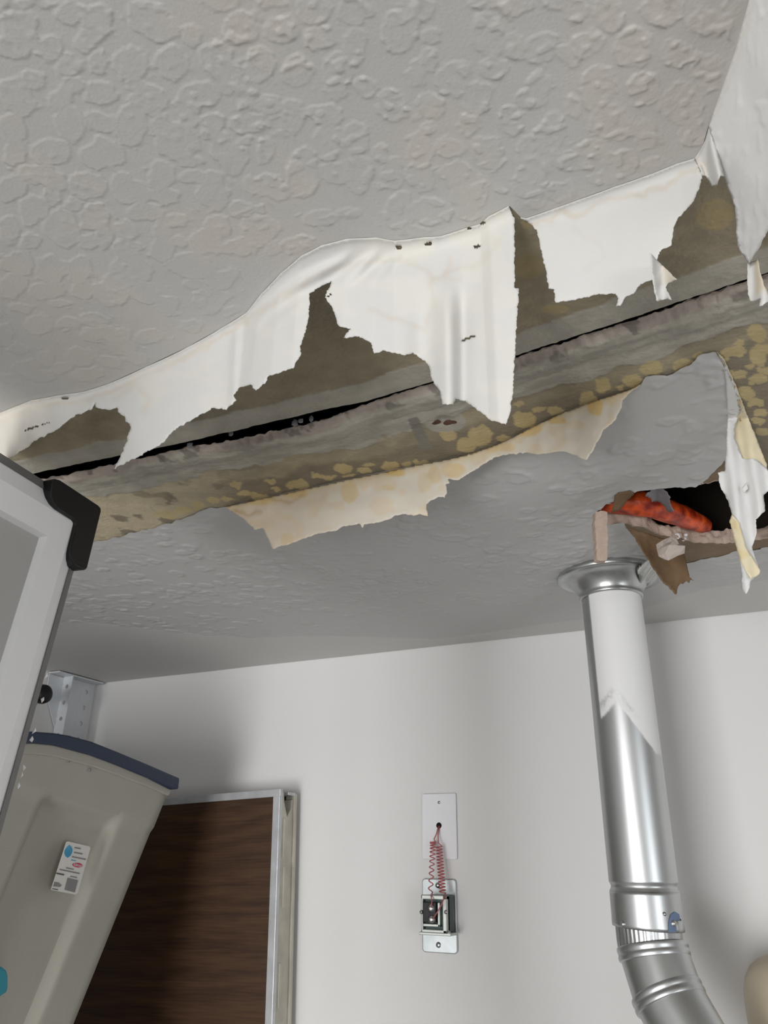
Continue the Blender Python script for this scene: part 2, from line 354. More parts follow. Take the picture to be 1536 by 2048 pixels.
# blobs of the stomped texture: centre and half axes (photo pixels), left then right half
BL = [(75,85,65,45),(70,175,70,60),(200,195,50,45),(120,12,95,16),(285,55,58,42),(395,95,52,66),(345,170,42,40),(595,45,75,40),(640,110,70,60),(570,90,45,45),(765,135,38,42),(960,110,60,64),(935,170,30,18),
(1125,120,65,50),(1285,150,56,52),(1420,180,46,66),(1250,35,58,45),(1415,45,60,55),(900,8,55,30),(1090,5,60,20),(275,270,48,38),(400,255,42,42),(520,250,58,62),(635,245,28,24),(690,255,56,60),(860,225,52,58),(905,310,55,62),
(1035,260,52,62),(1190,285,58,62),(1350,290,60,62),(1350,350,40,40),(1470,350,45,42),(130,315,40,40),(90,430,45,45),(60,380,60,60),(290,350,50,30),(240,400,52,38),(405,370,52,42),(590,395,68,52),(545,340,38,28),(800,385,85,45),(740,405,48,26),(990,380,38,66),(765,460,42,40),(850,505,40,44),
(1000,495,75,34),(1080,420,48,44),(1170,460,45,62),(1310,455,52,48),(1240,435,25,18),(280,490,50,62),(380,485,48,30),(420,500,38,32),(520,500,60,80),(640,490,45,42),(710,560,80,70),(50,520,50,55),(60,620,45,50),(200,605,72,56),(410,610,80,52),(890,590,50,48),(940,640,50,66),(980,560,25,14),
(1065,605,40,48),(1210,690,62,85),(1310,570,46,66),(1420,560,52,70),(1520,610,30,36),(1340,690,52,42),(1430,690,52,72),(150,700,72,36),(220,730,50,30),(40,760,55,45),(350,740,66,52),(490,730,40,45),(530,770,70,45),(650,700,45,52),(650,780,60,30),(800,710,85,28),(850,780,60,50),(1050,740,70,38),(1110,760,50,30),
(140,830,52,46),(210,790,36,32),(300,820,35,24),(240,900,60,60),(385,870,52,50),(580,850,75,30),(690,880,50,25),(965,830,50,30),(1030,830,26,18),(1280,875,62,30),(1400,860,46,26),(30,920,40,50),(120,970,45,32),(270,950,50,34),(340,910,24,20),(410,950,30,50),(510,920,42,30),(510,990,52,42),(650,980,40,60),(710,965,26,20),(820,970,66,50),
(870,900,48,42),(950,990,66,32),(1040,920,75,60),(1100,1000,34,24),(1190,985,56,30),(70,1055,68,46),(215,1075,54,40),(320,1080,46,50),(530,1080,75,42),(690,1060,34,18),(780,1065,70,46),(880,1110,60,36),(60,1140,60,35),(200,1165,66,30),(340,1160,40,28),(450,1160,60,36),(590,1165,52,30),(780,1140,40,24),(860,1180,70,22),
(650,920,40,30),(350,980,34,24),(760,640,40,26),(120,880,30,30),(470,1110,40,25)]
BR = [(60,130,62,75),(110,90,30,30),(150,30,48,40),(190,140,34,34),(180,240,28,40),(130,300,34,50),(30,420,46,60),(60,455,36,22),(180,430,52,50),(180,520,26,22),(280,310,64,66),(400,15,60,26),(530,20,60,30),(410,130,66,72),(440,190,52,36),(525,185,42,52),(630,195,56,55),(440,270,56,40),(620,330,46,44),(590,395,50,34),(370,395,60,62),(350,490,44,50),
(515,490,46,56),(760,40,50,40),(900,60,60,62),(1120,40,72,60),(810,180,64,44),(740,220,40,40),(990,190,66,76),(860,330,66,68),(850,400,40,40),(1040,355,70,66),(1170,210,60,50),(1250,225,30,24),(1290,90,72,46),(1400,110,42,62),(1420,20,50,36),(1310,290,66,66),(1200,420,82,76),(1240,540,60,46),(910,490,76,66),(1030,510,46,32),(1060,560,46,26),(760,430,36,40),
(680,510,40,56),(610,620,80,66),(650,560,50,50),(590,720,66,60),(410,600,52,46),(430,650,38,20),(265,590,56,34),(150,600,42,60),(150,710,50,62),(40,690,46,62),(300,700,66,48),(340,760,72,76),(60,845,56,70),(200,845,70,48),(340,850,40,32),(760,645,62,34),(840,590,66,30),(950,650,70,56),(1075,665,40,34),(710,760,56,40),(860,710,40,30),(120,930,60,24),(930,720,40,20),(470,755,30,14),(600,810,34,18)]
BX = [(90,60,70,55),(60,200,50,35),(230,205,70,40),(100,275,55,20),(300,265,40,15),(405,190,45,40),(540,200,80,55),(640,100,80,70),(700,210,70,40),(880,60,60,40),(1010,240,70,60),(1080,130,60,40),(800,260,60,40),(240,100,60,60),(375,100,60,60),(30,400,45,50),(190,350,60,45),(330,360,60,25),(520,400,110,40),(450,330,60,30),(720,420,60,30),(600,460,60,40),(90,470,50,20),(220,520,40,30),(380,510,70,40),(300,560,50,25),(520,540,60,30),(120,560,60,30),(60,620,50,25),(200,600,60,30),(420,600,60,30),(650,520,50,25),(930,360,50,25),(1120,290,40,20)]
ell = [(a / 2.4, b / 2.4 + 500, c / 2.4, d / 2.4) for a, b, c, d in BX] + [(a / 2, b / 2, c / 2, d / 2) for a, b, c, d in BL] + [(a / 2 + 768, b / 2, c / 2, d / 2) for a, b, c, d in BR]

# near, stomp-textured painted skin
P, F = grid(-.80, .10, .06, .57, .0009)
keep = inside(P, near_poly)
P, F = cull(P, F, keep, [(near_poly, True)])
px = to_px(np.column_stack([P, np.full(len(P), ZC)]))
wx = px[:, 0] + 12 * (fbm(px[:, 0] / 34, px[:, 1] / 34, 4, 1) - .5) * 2; wy = px[:, 1] + 12 * (fbm(px[:, 0] / 34, px[:, 1] / 34, 4, 2) - .5) * 2
wx = wx + 8 * (fbm(px[:, 0] / 9, px[:, 1] / 9, 2, 35) - .5); wy = wy + 8 * (fbm(px[:, 0] / 9, px[:, 1] / 9, 2, 36) - .5)
dd = np.full(len(P), 9.0)
for cx, cy, a, b in ell:
    m = np.where((abs(wx - cx) < a * 1.9) & (abs(wy - cy) < b * 1.9))[0]
    if len(m):
        a, b = a * 1.10, b * 1.10
        d = np.sqrt(((wx[m] - cx) / a) ** 2 + ((wy[m] - cy) / b) ** 2); d = 1 + (d - 1) * min(a, b) / 26; dd[m] = np.minimum(dd[m], d)
# outside the traced area: free blobs
for k in range(260):
    cx, cy = rng.uniform(-.8, .10), rng.uniform(.06, .56); q = to_px(np.array([cx, cy, ZC]))
    if 0 < q[0] < 1536 and q[1] > 0: continue
    a, b = rng.uniform(.006, .014, 2); m = np.where((abs(P[:, 0] - cx) < a * 1.6) & (abs(P[:, 1] - cy) < b * 1.6))[0]
    if len(m):
        d = np.sqrt(((P[m, 0] - cx) / a) ** 2 + ((P[m, 1] - cy) / b) ** 2) + .5 * (fbm(P[m, 0] * 150, P[m, 1] * 150, 3, 5) - .5); dd[m] = np.minimum(dd[m], d)
pl = sst(1.09, .95, dd); rim = np.exp(-((dd - .93) / .12) ** 2) * (.35 + .9 * fbm(P[:, 0] * 70, P[:, 1] * 70, 2, 29))
patch = sst(.40, .62, fbm(P[:, 0] * 22, P[:, 1] * 22, 2, 23)) * .7 + .7 * sst(-.35, -.05, P[:, 0])           # some islands are stippled, others almost flat
st1 = fbm(P[:, 0] * 300, P[:, 1] * 300, 2, 9); dots = sst(.66, .82, vnoise(P[:, 0] * 210, P[:, 1] * 210, 31))
small = sst(.84, .93, vnoise(P[:, 0] * 210 + 9, P[:, 1] * 210, 77)) * sst(1.7, 1.2, dd)
h = .00028 * pl + .00006 * rim + pl * patch * (.00034 * (st1 - .5) + .00022 * dots) + .00022 * pl * dots * sst(-.35, -.15, P[:, 0]) + .00028 * small * (1 - pl)
h += .0009 * (fbm(P[:, 0] * 7, P[:, 1] * 7, 2, 14) - .5)
ed = np.minimum(nearest_on(P, fA, False)[1], np.minimum(nearest_on(P, fB, False)[1], nearest_on(P, fC, False)[1]))
h *= sst(0, .006, ed) * sst(0, .01, P[:, 1] - .06) * sst(0, .02, P[:, 0] + .80)
warm = sst(.45, .7, fbm(P[:, 0] * 16, P[:, 1] * 16, 3, 51))[:, None] * (.5 + .5 * pl[:, None])
tint = np.array([.520, .515, .500]) * (1 - warm) + np.array([.555, .525, .490]) * warm
ceiling = struct(empty('ceiling', (0, 0, ZC)))
def cpart(o): adopt(o, ceiling); return o
cpart(mesh_np('textured_skin', np.column_stack([P, ZC - h]), F, 'ceiling_paint', smooth=True, tint=tint))

# exposed board between the tears
MUD = np.array([.42, .395, .335]); PAPER = np.array([.31, .268, .185]); PAPER_D = np.array([.235, .20, .145]); YEL = np.array([.52, .42, .22]); TAN = np.array([.40, .34, .23]); PINK = np.array([.40, .345, .30])
YB = [(1467,706,25,11),(1517,711,18,23),(1529,742,18,8),(1478,751,18,10),(1492,788,20,15),(1521,759,15,9),(1513,807,17,10),(1521,828,15,8),(1515,668,20,19),(1516,845,13,7),(1527,866,11,11),(1398,715,12,8),(1366,732,21,14),(1303,736,22,16),(1265,764,21,14),
      (1206,771,17,16),(1178,799,19,14),(1078,821,12,6),(1110,824,17,8),(1049,840,26,17),(1007,879,14,7),(684,938,18,10),(730,940,14,6),(780,934,18,12),(739,928,13,4),(814,929,10,5),(844,926,15,7),(652,955,20,4),(700,952,13,3),(596,971,23,10),(629,952,10,6),(554,979,10,5),
      (518,994,18,8),(486,989,16,7),(455,1000,14,6),(931,893,18,17),(960,873,22,22),(897,873,16,9),(425,1003,14,6),(395,1012,15,7),(365,1022,16,7),(330,1030,20,7),(540,965,12,5),(470,972,14,6),(1480,690,10,6),(1500,735,9,6),(1532,700,9,10),(1505,765,8,6),(1450,720,6,5),(1040,812,12,6),(1240,778,8,5)]
def joint_d(P, J): o = np.argsort(J[:, 0]); return np.abs(P[:, 1] - np.interp(P[:, 0], J[o, 0], J[o, 1])) * .985
def board_tint(P, px, far):
    n = len(P); c = np.tile(PAPER, (n, 1)); J = wj_f if far else wj_n
    dj = joint_d(P, J)
    wob = fbm(P[:, 0] * 28, P[:, 1] * 28, 4, 61) - .5
    def mixin(col, k): 
        nonlocal c
        c = c * (1 - k[:, None]) + col * k[:, None]
    mixin(TAN, .55 * sst(.5, .62, fbm(P[:, 0] * 22, P[:, 1] * 30, 4, 71)))
    if far:
        mixin(PAPER_D, sst(.075, .095, dj + .05 * wob))
        mixin(np.array([.50, .43, .30]), sst(520, 330, px[:, 0]) * sst(.03, .05, dj) * .95 * sst(.30, .42, fbm(P[:, 0] * 40, P[:, 1] * 40, 4, 72)))
        mixin(MUD, sst(.056, .053, dj + .03 * wob)); mixin(MUD * .86, sst(.034, .032, dj + .015 * wob) * .8); mixin(MUD * 1.12, sst(.021, .019, dj + .012 * wob) * .8)
        mixin(PINK, sst(.0125, .009, dj + .016 * wob))
        c = c * (1 - .16 * sst(.45, .62, fbm(P[:, 0] * 30, dj * 140, 4, 66)) * sst(.07, .05, dj))[:, None]; c = c * (1 - .45 * sst(.60, .66, fbm(P[:, 0] * 60, P[:, 1] * 60, 4, 68)) * sst(.020, .010, dj))[:, None]
        mixin(MUD * .55, (inside(px, [(815, 838), (836, 834), (865, 898), (842, 903)])).astype(float))
        k = sst(1.0, .9, np.hypot((px[:, 0] - 890) / 44, (px[:, 1] - 845) / 24) + .35 * wob); mixin(MUD * .95, k)
    else:
        mixin(PAPER_D, .5 * sst(.5, .65, fbm(P[:, 0] * 15, P[:, 1] * 15, 3, 91)))
        mixin(MUD, sst(.030, .0285, dj + .016 * wob + .012 * (fbm(P[:, 0] * 9, P[:, 1] * 3, 2, 95) - .5)))
        mixin(MUD * .85, sst(.012, .004, dj) * .5)
        for cx, cy, a, b in ((1055, 450, 12, 10), (1060, 535, 26, 22), (1430, 430, 40, 30), (1110, 620, 30, 10)):
            mixin(YEL * .75, .8 * sst(1.1, .9, np.hypot((px[:, 0] - cx) / a, (px[:, 1] - cy) / b) + .8 * wob))
    if far:
        q = px + 7 * np.stack([fbm(px[:, 0] / 14, px[:, 1] / 14, 3, 3) - .5, fbm(px[:, 0] / 14, px[:, 1] / 14, 3, 4) - .5], -1) * 2
        y = np.zeros(n)
        for cx, cy, a, b in YB:
            y = np.maximum(y, sst(1.07, .93, np.hypot((q[:, 0] - cx) / a, (q[:, 1] - cy) / b)))
        mixin(YEL, .9 * y)
        for poly in (br1, br2): mixin(np.array([.215, .155, .10]), inside(P, poly).astype(float))
    return c
for far, nm in ((0, 'exposed_board'), (1, 'exposed_board')):
    if not far:
        P, F = grid(-.95, .40, .05, .62, .0018); top = np.array([[LX, wj_n[0][1]]])
        keep = inside(P, np.vstack([wj_n, [[.46, .02], [-1, .02]]])) & (~inside(P, near_poly) | (np.minimum(nearest_on(P, near_poly)[1], 9) < .02))
        P, F = cull(P, F, keep, [(wj_n, False)])
    else:
        P, F = grid(-.95, .40, .45, 1.24, .0016)
        keep = inside(P, np.vstack([wj_f, [[.46, 1.3], [-1.0, 1.3]]])) & ~inside(P, void_w)
        fp = inside(P, far_poly); deep = fp & ~inside(P, br1) & ~inside(P, br2) & ~inside(P, br3); idx = np.where(deep)[0]
        rr = np.minimum(np.minimum(nearest_on(P[idx], far_poly)[1], nearest_on(P[idx], br1)[1]), np.minimum(nearest_on(P[idx], br2)[1], nearest_on(P[idx], br3)[1])); keep[idx[rr > .012]] = False
        P, F = cull(P, F, keep, [(wj_f, False), (void_w, True)])
    px = to_px(np.column_stack([P, np.full(len(P), ZC)]))
    c = board_tint(P, px, far)
    z = ZC + .0009 - .0006 * (fbm(P[:, 0] * 60, P[:, 1] * 60, 4, 81) - .5)
    dj = joint_d(P, wj_f if far else wj_n); wob = fbm(P[:, 0] * 28, P[:, 1] * 28, 4, 61) - .5
    z = z + .0008 * (fbm(P[:, 0] * 70, dj * 150, 4, 83) - .5) * sst(.075, .05, dj)
    if far:
        z = z - .0009 * sst(.056, .053, dj + .03 * wob) - .0007 * sst(.034, .032, dj + .015 * wob) + .0006 * sst(.021, .019, dj + .012 * wob)
        z = z + (.0046 + .003 * wob) * sst(.012, .0, dj) + .0026 * (fbm(P[:, 0] * 160, P[:, 1] * 160, 3, 88) - .5) * sst(.02, .01, dj)
        k = sst(1.0, .2, np.hypot((px[:, 0] - 888) / 24, (px[:, 1] - 842) / 13)); z = z + .004 * k
    else:
        z = z - .0008 * sst(.030, .0285, dj + .016 * wob + .012 * (fbm(P[:, 0] * 9, P[:, 1] * 3, 2, 95) - .5))
    cpart(mesh_np(nm, np.column_stack([P, z]), F, 'board_paper', smooth=True, tint=c))

# far painted skin (knock-down relief, skim-coated strip along the wall)
P, F = grid(LX, .40, .55, WY, .0026)
keep = inside(P, far_poly) & ~inside(P, void_w) & ~inside(P, br1) & ~inside(P, br2) & ~inside(P, br3)
P, F = cull(P, F, keep, [(far_poly, True), (void_w, True), (br1, True), (br2, True), (br3, True)])
px = to_px(np.column_stack([P, np.full(len(P), ZC)]))
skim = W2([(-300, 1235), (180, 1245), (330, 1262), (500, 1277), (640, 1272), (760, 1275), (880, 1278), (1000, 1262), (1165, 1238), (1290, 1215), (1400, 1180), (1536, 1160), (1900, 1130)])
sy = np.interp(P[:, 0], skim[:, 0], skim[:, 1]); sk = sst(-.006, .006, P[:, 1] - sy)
dd = np.full(len(P), 9.0); ww = P + .004 * np.stack([fbm(P[:, 0] * 130, P[:, 1] * 130, 3, 5) - .5, fbm(P[:, 0] * 130, P[:, 1] * 130, 3, 6) - .5], -1) * 2
for k in range(950):
    cx, cy = rng.uniform(LX, .40), rng.uniform(.58, 1.30); a, b = rng.uniform(.005, .013, 2)
    m = np.where((abs(ww[:, 0] - cx) < a * 1.5) & (abs(ww[:, 1] - cy) < b * 1.5))[0]
    if len(m): dd[m] = np.minimum(dd[m], np.hypot((ww[m, 0] - cx) / a, (ww[m, 1] - cy) / b))
pl = sst(1.1, .8, dd); rim = np.exp(-((dd - .92) / .16) ** 2)
h = (.0007 * pl + .0008 * rim + .0009 * pl * (fbm(P[:, 0] * 200, P[:, 1] * 200, 2, 19) - .5)) * (1 - sk) * sst(1.34, 1.1, P[:, 1]) + .0012 * (fbm(P[:, 0] * 5, P[:, 1] * 5, 2, 15) - .5) + .0006 * sk
# the wet sheet bellies down a little between its fixings
h += .00055 * sst(.60, .78, vnoise(P[:, 0] * 120, P[:, 1] * 120, 44)) * sst(.35, .6, fbm(P[:, 0] * 14, P[:, 1] * 14, 2, 45)) * (1 - sk) * sst(1.32, 1.15, P[:, 1])
h += .010 * np.exp(-(((P[:, 0] + .25) / .16) ** 2 + ((P[:, 1] - .80) / .10) ** 2)) * sst(0, .05, nearest_on(P, ff, False)[1]) * sst(.0, .05, nearest_on(P, void_w)[1])
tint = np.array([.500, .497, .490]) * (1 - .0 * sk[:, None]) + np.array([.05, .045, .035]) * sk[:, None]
cpart(mesh_np('painted_skin', np.column_stack([P, ZC - h]), F, 'ceiling_paint', smooth=True, tint=tint))

# plain remainder of the ceiling, out of the picture
for a, b in (((LX, FY), (RX, .06)), ((.40, .06), (RX, WY)), ((LX, .06), (-.80, .42)), ((LX, .42), (-.95, .80))):
    cpart(boxo('plasterboard_sheet', (a[0], a[1], ZC + .0002), (b[0], b[1], ZC + .013), 'ceiling_paint_plain'))
# crumbled board edges at the joint: near sheet cut square, far sheet undercut
def ribbon(name, pts, rows, m, closed=False, smooth=False, jit=0):
    n = len(pts); V = []; F = []
    for (off, z) in rows:
        for i, p in enumerate(pts):
            V.append((p[0] + off[0] + rng.uniform(-jit, jit), p[1] + off[1] + rng.uniform(-jit, jit), z + rng.uniform(-jit, jit)))
    for r in range(len(rows) - 1):
        for i in range(n if closed else n - 1):
            j = (i + 1) % n; F.append((r * n + i, r * n + j, (r + 1) * n + j, (r + 1) * n + i))
    return mesh_np(name, V, F, m, smooth=smooth)
cpart(ribbon('board_edge', wj_n, [((0, 0), ZC + .0005), ((0, 0), ZC + .013), ((0, -.05), ZC + .0135)], 'gypsum'))
cpart(ribbon('board_edge', wj_f, [((0, .0005), ZC + .0045), ((0, .035), ZC + .0125), ((0, .07), ZC + .0135)], 'gypsum', jit=.0006))
vd = dens(void_w, .004, True)
cen = vd.mean(0); rows = []
V = []; F = []; n = len(vd); nz = 7
for r in range(nz):
    t = r / (nz - 1)
    for i, p in enumerate(vd):
        k = fbm(np.array([i * .35]), np.array([t * 3.0]), 3, 41)[0] - .5
        d = (cen - p); d = d / np.linalg.norm(d)
        V.append((p[0] - d[0] * (.010 * k), p[1] - d[1] * (.014 * k) * min(1, t * 3), ZC + .0003 + (.020 + .008 * (vnoise(np.array([i * .13]), np.array([2.0]), 4)[0] - .5)) * t))
for r in range(nz - 1):
    for i in range(n): j = (i + 1) % n; F.append((r * n + i, r * n + j, (r + 1) * n + j, (r + 1) * n + i))
cpart(mesh_np('broken_rim', V, F, 'gypsum'))
# roof space above
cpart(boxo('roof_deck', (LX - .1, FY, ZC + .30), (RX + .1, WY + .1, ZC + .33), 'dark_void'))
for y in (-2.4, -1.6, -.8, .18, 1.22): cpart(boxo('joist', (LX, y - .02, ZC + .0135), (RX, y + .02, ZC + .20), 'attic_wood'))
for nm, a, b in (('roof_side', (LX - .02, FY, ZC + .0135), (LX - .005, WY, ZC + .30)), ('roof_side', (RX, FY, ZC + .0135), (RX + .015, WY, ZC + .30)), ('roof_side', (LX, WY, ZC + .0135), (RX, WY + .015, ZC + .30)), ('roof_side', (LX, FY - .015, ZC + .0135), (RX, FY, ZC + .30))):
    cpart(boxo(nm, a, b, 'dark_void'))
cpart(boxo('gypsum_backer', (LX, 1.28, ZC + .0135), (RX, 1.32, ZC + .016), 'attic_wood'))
for i, (a, b) in enumerate(((462, 868), (588, 846), (600, 842), (622, 838), (380, 890))):
    cpart(rock('tape_remnant', on_ceil(np.array([(a, b)]), .004)[0], .0035, .002, .004, 'insulation', seed=80 + i, sub=1, amp=.8))
# nail pop with a rusty screw
q = on_ceil(np.array([(888, 842)]), .003)[0]
for i, (dx, dy) in enumerate(((-.009, -.003), (.004, .003), (.010, .004))):
    cpart(rock('screw_hole', (q[0] + dx, q[1] + dy, q[2] - .0012), .006 - .001 * i, .0035, .0016, 'rust', seed=50 + i))

# ------------------------------------------------------------------ torn paper
def cdt(poly, step, edge_amp=1.0, smooth_edges=(), holes=(), seed=0, edge_step=2.6):
    """fine triangle sheet over a traced outline; torn edges get a fibre-fine jag, fold edges stay clean"""
    b = []; n = len(poly)
    for i in range(n):
        a, c = np.array(poly[i], float), np.array(poly[(i + 1) % n], float); L = np.linalg.norm(c - a); k = max(1, int(L / edge_step))
        clean = any(s <= i < e for s, e in smooth_edges); nv = np.array([-(c - a)[1], (c - a)[0]]) / max(L, 1e-6)
        for j in range(k):
            p = a + (c - a) * j / k
            if not clean and j: p = p + nv * edge_amp * (rng.uniform(-1, 1) * .8 + 3.2 * (fbm(np.array([len(b) * .37]), np.array([seed * 3.1]), 2, seed)[0] - .5))
            b.append(p)
    b = np.array(b); x0, y0 = b.min(0); x1, y1 = b.max(0)
    X, Y = np.meshgrid(np.arange(x0, x1, step), np.arange(y0, y1, step)); X = X + (np.arange(X.shape[0])[:, None] % 2) * step * .5
    g = np.stack([X.ravel(), Y.ravel()], -1); m = inside(g, b); g = g[m]; g = g[nearest_on(g, b)[1] > step * .55]
    pts = [Vector(p) for p in np.vstack([b, g])]; nb = len(b)
    vo, eo, fo, *_ = delaunay_2d_cdt(pts, [(i, (i + 1) % nb) for i in range(nb)], [], 1, 1e-5)
    V = np.array([(v.x, v.y) for v in vo]); F = np.array([f for f in fo if len(f) == 3])
    c = V[F].mean(1); k = np.ones(len(F), bool)
    for hx, hy, a, bb, ang in holes:
        dx, dy = c[:, 0] - hx, c[:, 1] - hy; ca, sa = math.cos(ang), math.sin(ang)
        k &= (((dx * ca + dy * sa) / a) ** 2 + ((-dx * sa + dy * ca) / bb) ** 2) > 1 + .5 * (vnoise(c[:, 0] / 4, c[:, 1] / 4, 3) - .5)
    F = F[k & inside(c, b)]; u = np.unique(F); mp = np.full(len(V), -1); mp[u] = np.arange(len(u))
    return V[u], mp[F]
def curtain(V, fold, R=.008, lean=0.0, extra=None, sgn=1):
    """hang the sheet from a fold line on the ceiling: every point finds its own distance on the hanging surface"""
    f = on_ceil(np.array(fold, float)); th = np.arctan2(f[:, 0], f[:, 1]); r = np.hypot(f[:, 0], f[:, 1]); o = np.argsort(th)
    d = dirs(V); t = np.arctan2(d[:, 0], d[:, 1]); te = d[:, 2] / np.hypot(d[:, 0], d[:, 1]); r0 = np.interp(t, th[o], r[o])
    RR = R(V) if callable(R) else R
    ex = extra(V) if extra is not None else 0
    def g(drop):
        dp = np.maximum(drop, 0); q = np.minimum(dp / RR, 1)
        return sgn * RR * np.sqrt(np.maximum(1 - (1 - q) ** 2, 0)) + lean * dp + ex * sst(0, .010, dp)
    if sgn > 0:
        lo = r0 - .02; hi = np.maximum(HC / te, r0 + 1e-5)
        for _ in range(40):
            m = (lo + hi) / 2; fpos = m - r0 - g(HC - m * te) > 0; hi = np.where(fpos, m, hi); lo = np.where(fpos, lo, m)
        rr = (lo + hi) / 2
    else:
        rr = r0.copy()
        for _ in range(30): rr = .6 * rr + .4 * (r0 + g(HC - rr * te))
    z = np.minimum(CZ + rr * te, ZC - .0004)
    return np.column_stack([rr * np.sin(t), rr * np.cos(t), z])
def stain_lines(V, c, lines, col, width, soft=1.0):
    w_ = np.stack([fbm(V[:, 0] / 16, V[:, 1] / 16, 3, 31) - .5, fbm(V[:, 0] / 16, V[:, 1] / 16, 3, 32) - .5], -1) * 12
    for ln, k in lines:
        d = nearest_on(V + w_, np.array(ln, float), False)[1]
        a = k * np.exp(-(d / width) ** 2) * (.5 + .8 * fbm(V[:, 0] / 30, V[:, 1] / 30, 2, 33)); a = np.clip(a, 0, 1)[:, None]
        c = c * (1 - a) + col * a
    return c
WHITE = np.array([.640, .634, .614]); CREAM = np.array([.67, .62, .53]); STAIN = np.array([.56, .49, .40]); OCHRE = np.array([.66, .47, .19]); PEACH = np.array([.68, .56, .40])
G_FLAP = 'torn paper strips hanging from the ceiling'
def flap(name, V, F, W, tint, label, smooth=True, t=.0005):
    o = mesh_np(name, W, F, 'torn_paper', smooth=smooth, tint=tint); solid(o, t)
    return tag(o, label, 'torn paper', G_FLAP)

# A: the long near strip with its two lobes
low_a = [(1029, 442), (1029, 505), (1029, 576), (1038, 578), (1036, 610), (1033, 647), (1031, 697), (1028, 740), (1026, 780), (1020, 826), (1012, 850), (977, 838), (952, 817), (931, 801), (910, 797), (906, 809), (885, 809), (879, 780), (864, 761), (860, 738), (852, 724), (831, 709), (826, 705), (810, 711),
         (768, 701), (748, 707), (743, 686), (718, 672), (687, 676), (702, 657), (679, 653), (673, 638), (664, 613), (650, 595), (664, 562), (640, 574), (618, 588), (620, 608), (615, 646), (606, 675), (600, 694), (602, 708), (590, 727), (588, 735), (548, 749), (535, 754), (531, 765), (512, 781), (500, 769), (479, 775), (467, 790), (473, 800), (462, 810),
         (452, 820), (425, 816), (396, 833), (371, 846), (346, 862), (329, 883), (308, 896), (275, 915), (250, 927), (229, 938), (237, 921), (252, 887), (260, 862), (260, 848), (252, 844), (250, 833), (237, 825), (233, 815), (217, 820), (192, 815), (190, 804), (183, 819), (150, 831), (112, 860), (75, 879), (42, 902), (19, 917), (-20, 945), (-60, 965)]
polyA = FOLD_A + low_a
HA = [(798, 495, 6, 5, .5), (857, 488, 8, 3.2, -.3), (938, 457, 6, 2, -.4), (966, 446, 6, 3, -.5), (955, 493, 8, 3.6, -.2), (936, 677, 16, 2.4, -.38), (659, 592, 6, 2, -.8), (65, 856, 17, 2.0, -.33), (92, 847, 8, 1.4, -.3), (130, 797, 7, 3, .1)]
V, F = cdt(polyA, 4.0, 1.3, smooth_edges=((0, len(FOLD_A) - 1),), holes=HA, seed=3)
def exA(V):
    x, y = V[:, 0], V[:, 1]
    g = lambda c, s: np.exp(-((x - c) / s) ** 2)
    e = -.009 * g(893 + (y - 600) * .02, 22) * sst(520, 640, y) + .006 * g(925, 16) * sst(540, 660, y) - .005 * g(985, 34) * sst(480, 620, y) + .008 * g(845, 30) * sst(560, 700, y)
    u = (x - 520) * .8 + (y - 600) * .9
    e += .0050 * np.sin(u / 8.5 + 1.5 * np.sin(x / 40)) * np.exp(-(((x - 640) / 110) ** 2)) * sst(95, 15, np.abs(y - np.interp(x, [p[0] for p in FOLD_A], [p[1] for p in FOLD_A]) - 22))
    e += .0025 * np.sin((x - y * .5) / 11) * sst(185, 60, x) + .0035 * (fbm(x / 190, y / 190, 1, 5) - .5)
    e += -.004 * g(472 - (y - 700) * .04, 9) * sst(600, 680, y)
    e += .012 * sst(300, 230, x) * sst(850, 935, y)
    return e
def RA(V): return .007 + .020 * np.exp(-((V[:, 0] - 640) / 130) ** 2)
W = curtain(V, FOLD_A, RA, .04, exA)
x, y = V[:, 0], V[:, 1]; c = np.tile(WHITE, (len(V), 1))
yf = np.interp(x, [p[0] for p in FOLD_A], [p[1] for p in FOLD_A])
linesA = [([(p[0] + 2, p[1] + 16) for p in FOLD_A[1:11]], .55), ([(492, 640), (540, 612), (600, 570), (640, 545), (700, 530), (760, 520), (800, 520)], .4), ([(800, 520), (860, 545), (868, 610), (850, 660), (800, 640), (740, 620)], .30), ([(868, 560), (905, 540), (960, 530), (1000, 480)], .35), ([(230, 800), (270, 770), (300, 800), (290, 820)], .4), ([(900, 520), (890, 560), (920, 560)], .25)]
c = stain_lines(V, c, linesA, STAIN, 6.5)
k = (.5 * sst(70, 10, y - yf) * sst(720, 860, x) * sst(.4, .6, fbm(x / 40, y / 40, 3, 61)))[:, None]; c = c * (1 - k) + np.array([.70, .67, .59]) * k
k = (.38 * sst(.47, .60, fbm(x / 75, y / 60, 3, 62)))[:, None]; c = c * (1 - k) + np.array([.70, .675, .61]) * k
k = (.45 * sst(140, 60, x))[:, None]; c = c * (1 - k) + np.array([.72, .66, .56]) * k
flap('torn_paper_flap', V, F, W, c, 'long white torn paper flap with two ragged lobes, hanging nearest the camera')

